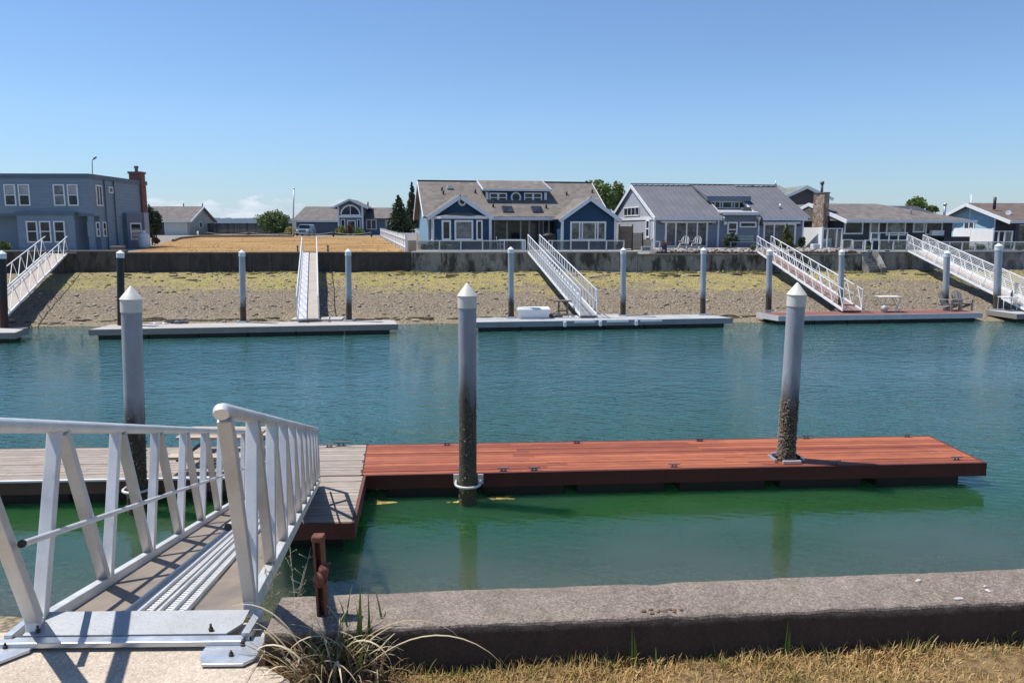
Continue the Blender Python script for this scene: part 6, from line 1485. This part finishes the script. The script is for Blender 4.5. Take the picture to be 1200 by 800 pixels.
for s in (-1, 1):
    MB().ell(q + V((s * .68, -1.2, .72)), (.16, .06, .1), 10, 6).build('headlight', m_white, t); MB().box(q + V((s * 1.03, .05, 1.05)), (.16, .1, .12)).build('wing_mirror', m_cp, t)
    for y in (-.75, 1.9): w_ = MB().tube(q + V((s * .72, y, .32)), q + V((s * .93, y, .32)), .32, n=14).build('wheel', m_black, t); MB().tube(q + V((s * .93, y, .32)), q + V((s * .94, y, .32)), .18, n=10).build('rim', m_galv, w_)
MB().box(q + V((0, -1.21, .62)), (.9, .04, .16)).build('grille', m_black, t); MB().box(q + V((0, -1.24, .42)), (1.7, .1, .14)).build('bumper', m_cp, t)
# things glimpsed on the decks of the navy house and the right hand yards
q = atY(643, 290, 53.4); q.z = .12; t = thing('barbecue_grill', 'black covered barbecue grill on the porch of the navy blue house', 'grill', q)
MB().box(q + V((0, 0, .45)), (.75, .5, .8)).build('cabinet', m_dark, t, bevel=.05); MB().ell(q + V((0, 0, .95)), (.48, .33, .24), 14, 8).build('lid', m_black, t)
q = atY(600, 292, 53); q.z = .12; t = thing('outdoor_table', 'grey outdoor dining table on the porch of the navy blue house', 'table', q)
MB().box(q + V((0, 0, .72)), (1.8, .9, .05)).build('table_top', m_trim, t)
for a_ in (-.8, .8):
    for b_ in (-.35, .35): MB().box(q + V((a_, b_, .35)), (.07, .07, .7)).build('leg', m_trim, t)
for i, (x, lb) in enumerate(((587, 'grey porch chair at the left end of the outdoor table'), (611, 'dark porch chair at the right end of the outdoor table'))):
    q = atY(x, 292, 53); q.z = .12; t = thing('porch_chair', lb, 'chair', q, 'chairs at the outdoor table'); mm = m_trim if i == 0 else m_dark
    MB().box(q + V((0, 0, .44)), (.5, .5, .05)).build('seat', mm, t); s = -1 if i == 0 else 1; MB().bar(q + V((s * .24, 0, .44)), q + V((s * .32, 0, .95)), .05, .48, V((0, 1, 0))).build('backrest', mm, t)
    for a_ in (-.22, .22):
        for b_ in (-.22, .22): MB().box(q + V((a_, b_, .22)), (.04, .04, .44)).build('leg', mm, t)
q = atY(955, 291, 53.2); q.z = .22; tag(MB().box(q + UP * .17, (.5, .4, .34), .2).build('storage_box', m_trim, origin=q, bevel=.03), 'small pale box among the rocks before the white privacy panel', 'box')
q = atY(1118, 284, 57.5); q.z = .05; tag(MB().box(q + UP * .5, (1.9, .7, .95)).build('hedge_box', m_dark, origin=q, bevel=.03), 'dark covered storage bench at the right end of the ranch house', 'storage bench')
# ---- air between here and the far hills
hz = NT('thin_air'); pv = hz.n('ShaderNodeVolumePrincipled', Density=HAZE, Anisotropy=.3); pv.inputs['Color'].default_value = (.50, .70, 1, 1); hz.l(pv.outputs[0], hz.out.inputs['Volume'])
MB().hexa([V((x, y, z)) for z in (-8, 120) for x, y in ((-3900, -120), (3900, -120), (3900, 5200), (-3900, 5200))]).build('haze', hz.m, kind='stuff')
# scattered dry tufts over the empty lot
m = MB()
for i in range(5200):
    Y = 50.6 + 48 * RN.random() ** 1.6; x0, x1 = -24.2 - .33 * (Y - 50), -6.8 - .2 * (Y - 50)
    X = RN.uniform(max(x0, -38), x1)
    if noise.noise(V((X * .3, Y * .25, 2))) < RN.uniform(-.5, .25) or Y < BH0 + BHS * X + .45: continue
    blade(m, (X, Y, zg(Y - BHS * X * 0) - .02), RN.uniform(0, 6.28), RN.uniform(.05, .16), RN.uniform(.03, .07), RN.uniform(.3, 1.8), RN.uniform(.2, 1.), 3)
m.build('lot_grass', leafm('lot_grass_blades', (.22, .14, .055), (.42, .30, .13), .15), recalc=False, kind='stuff')
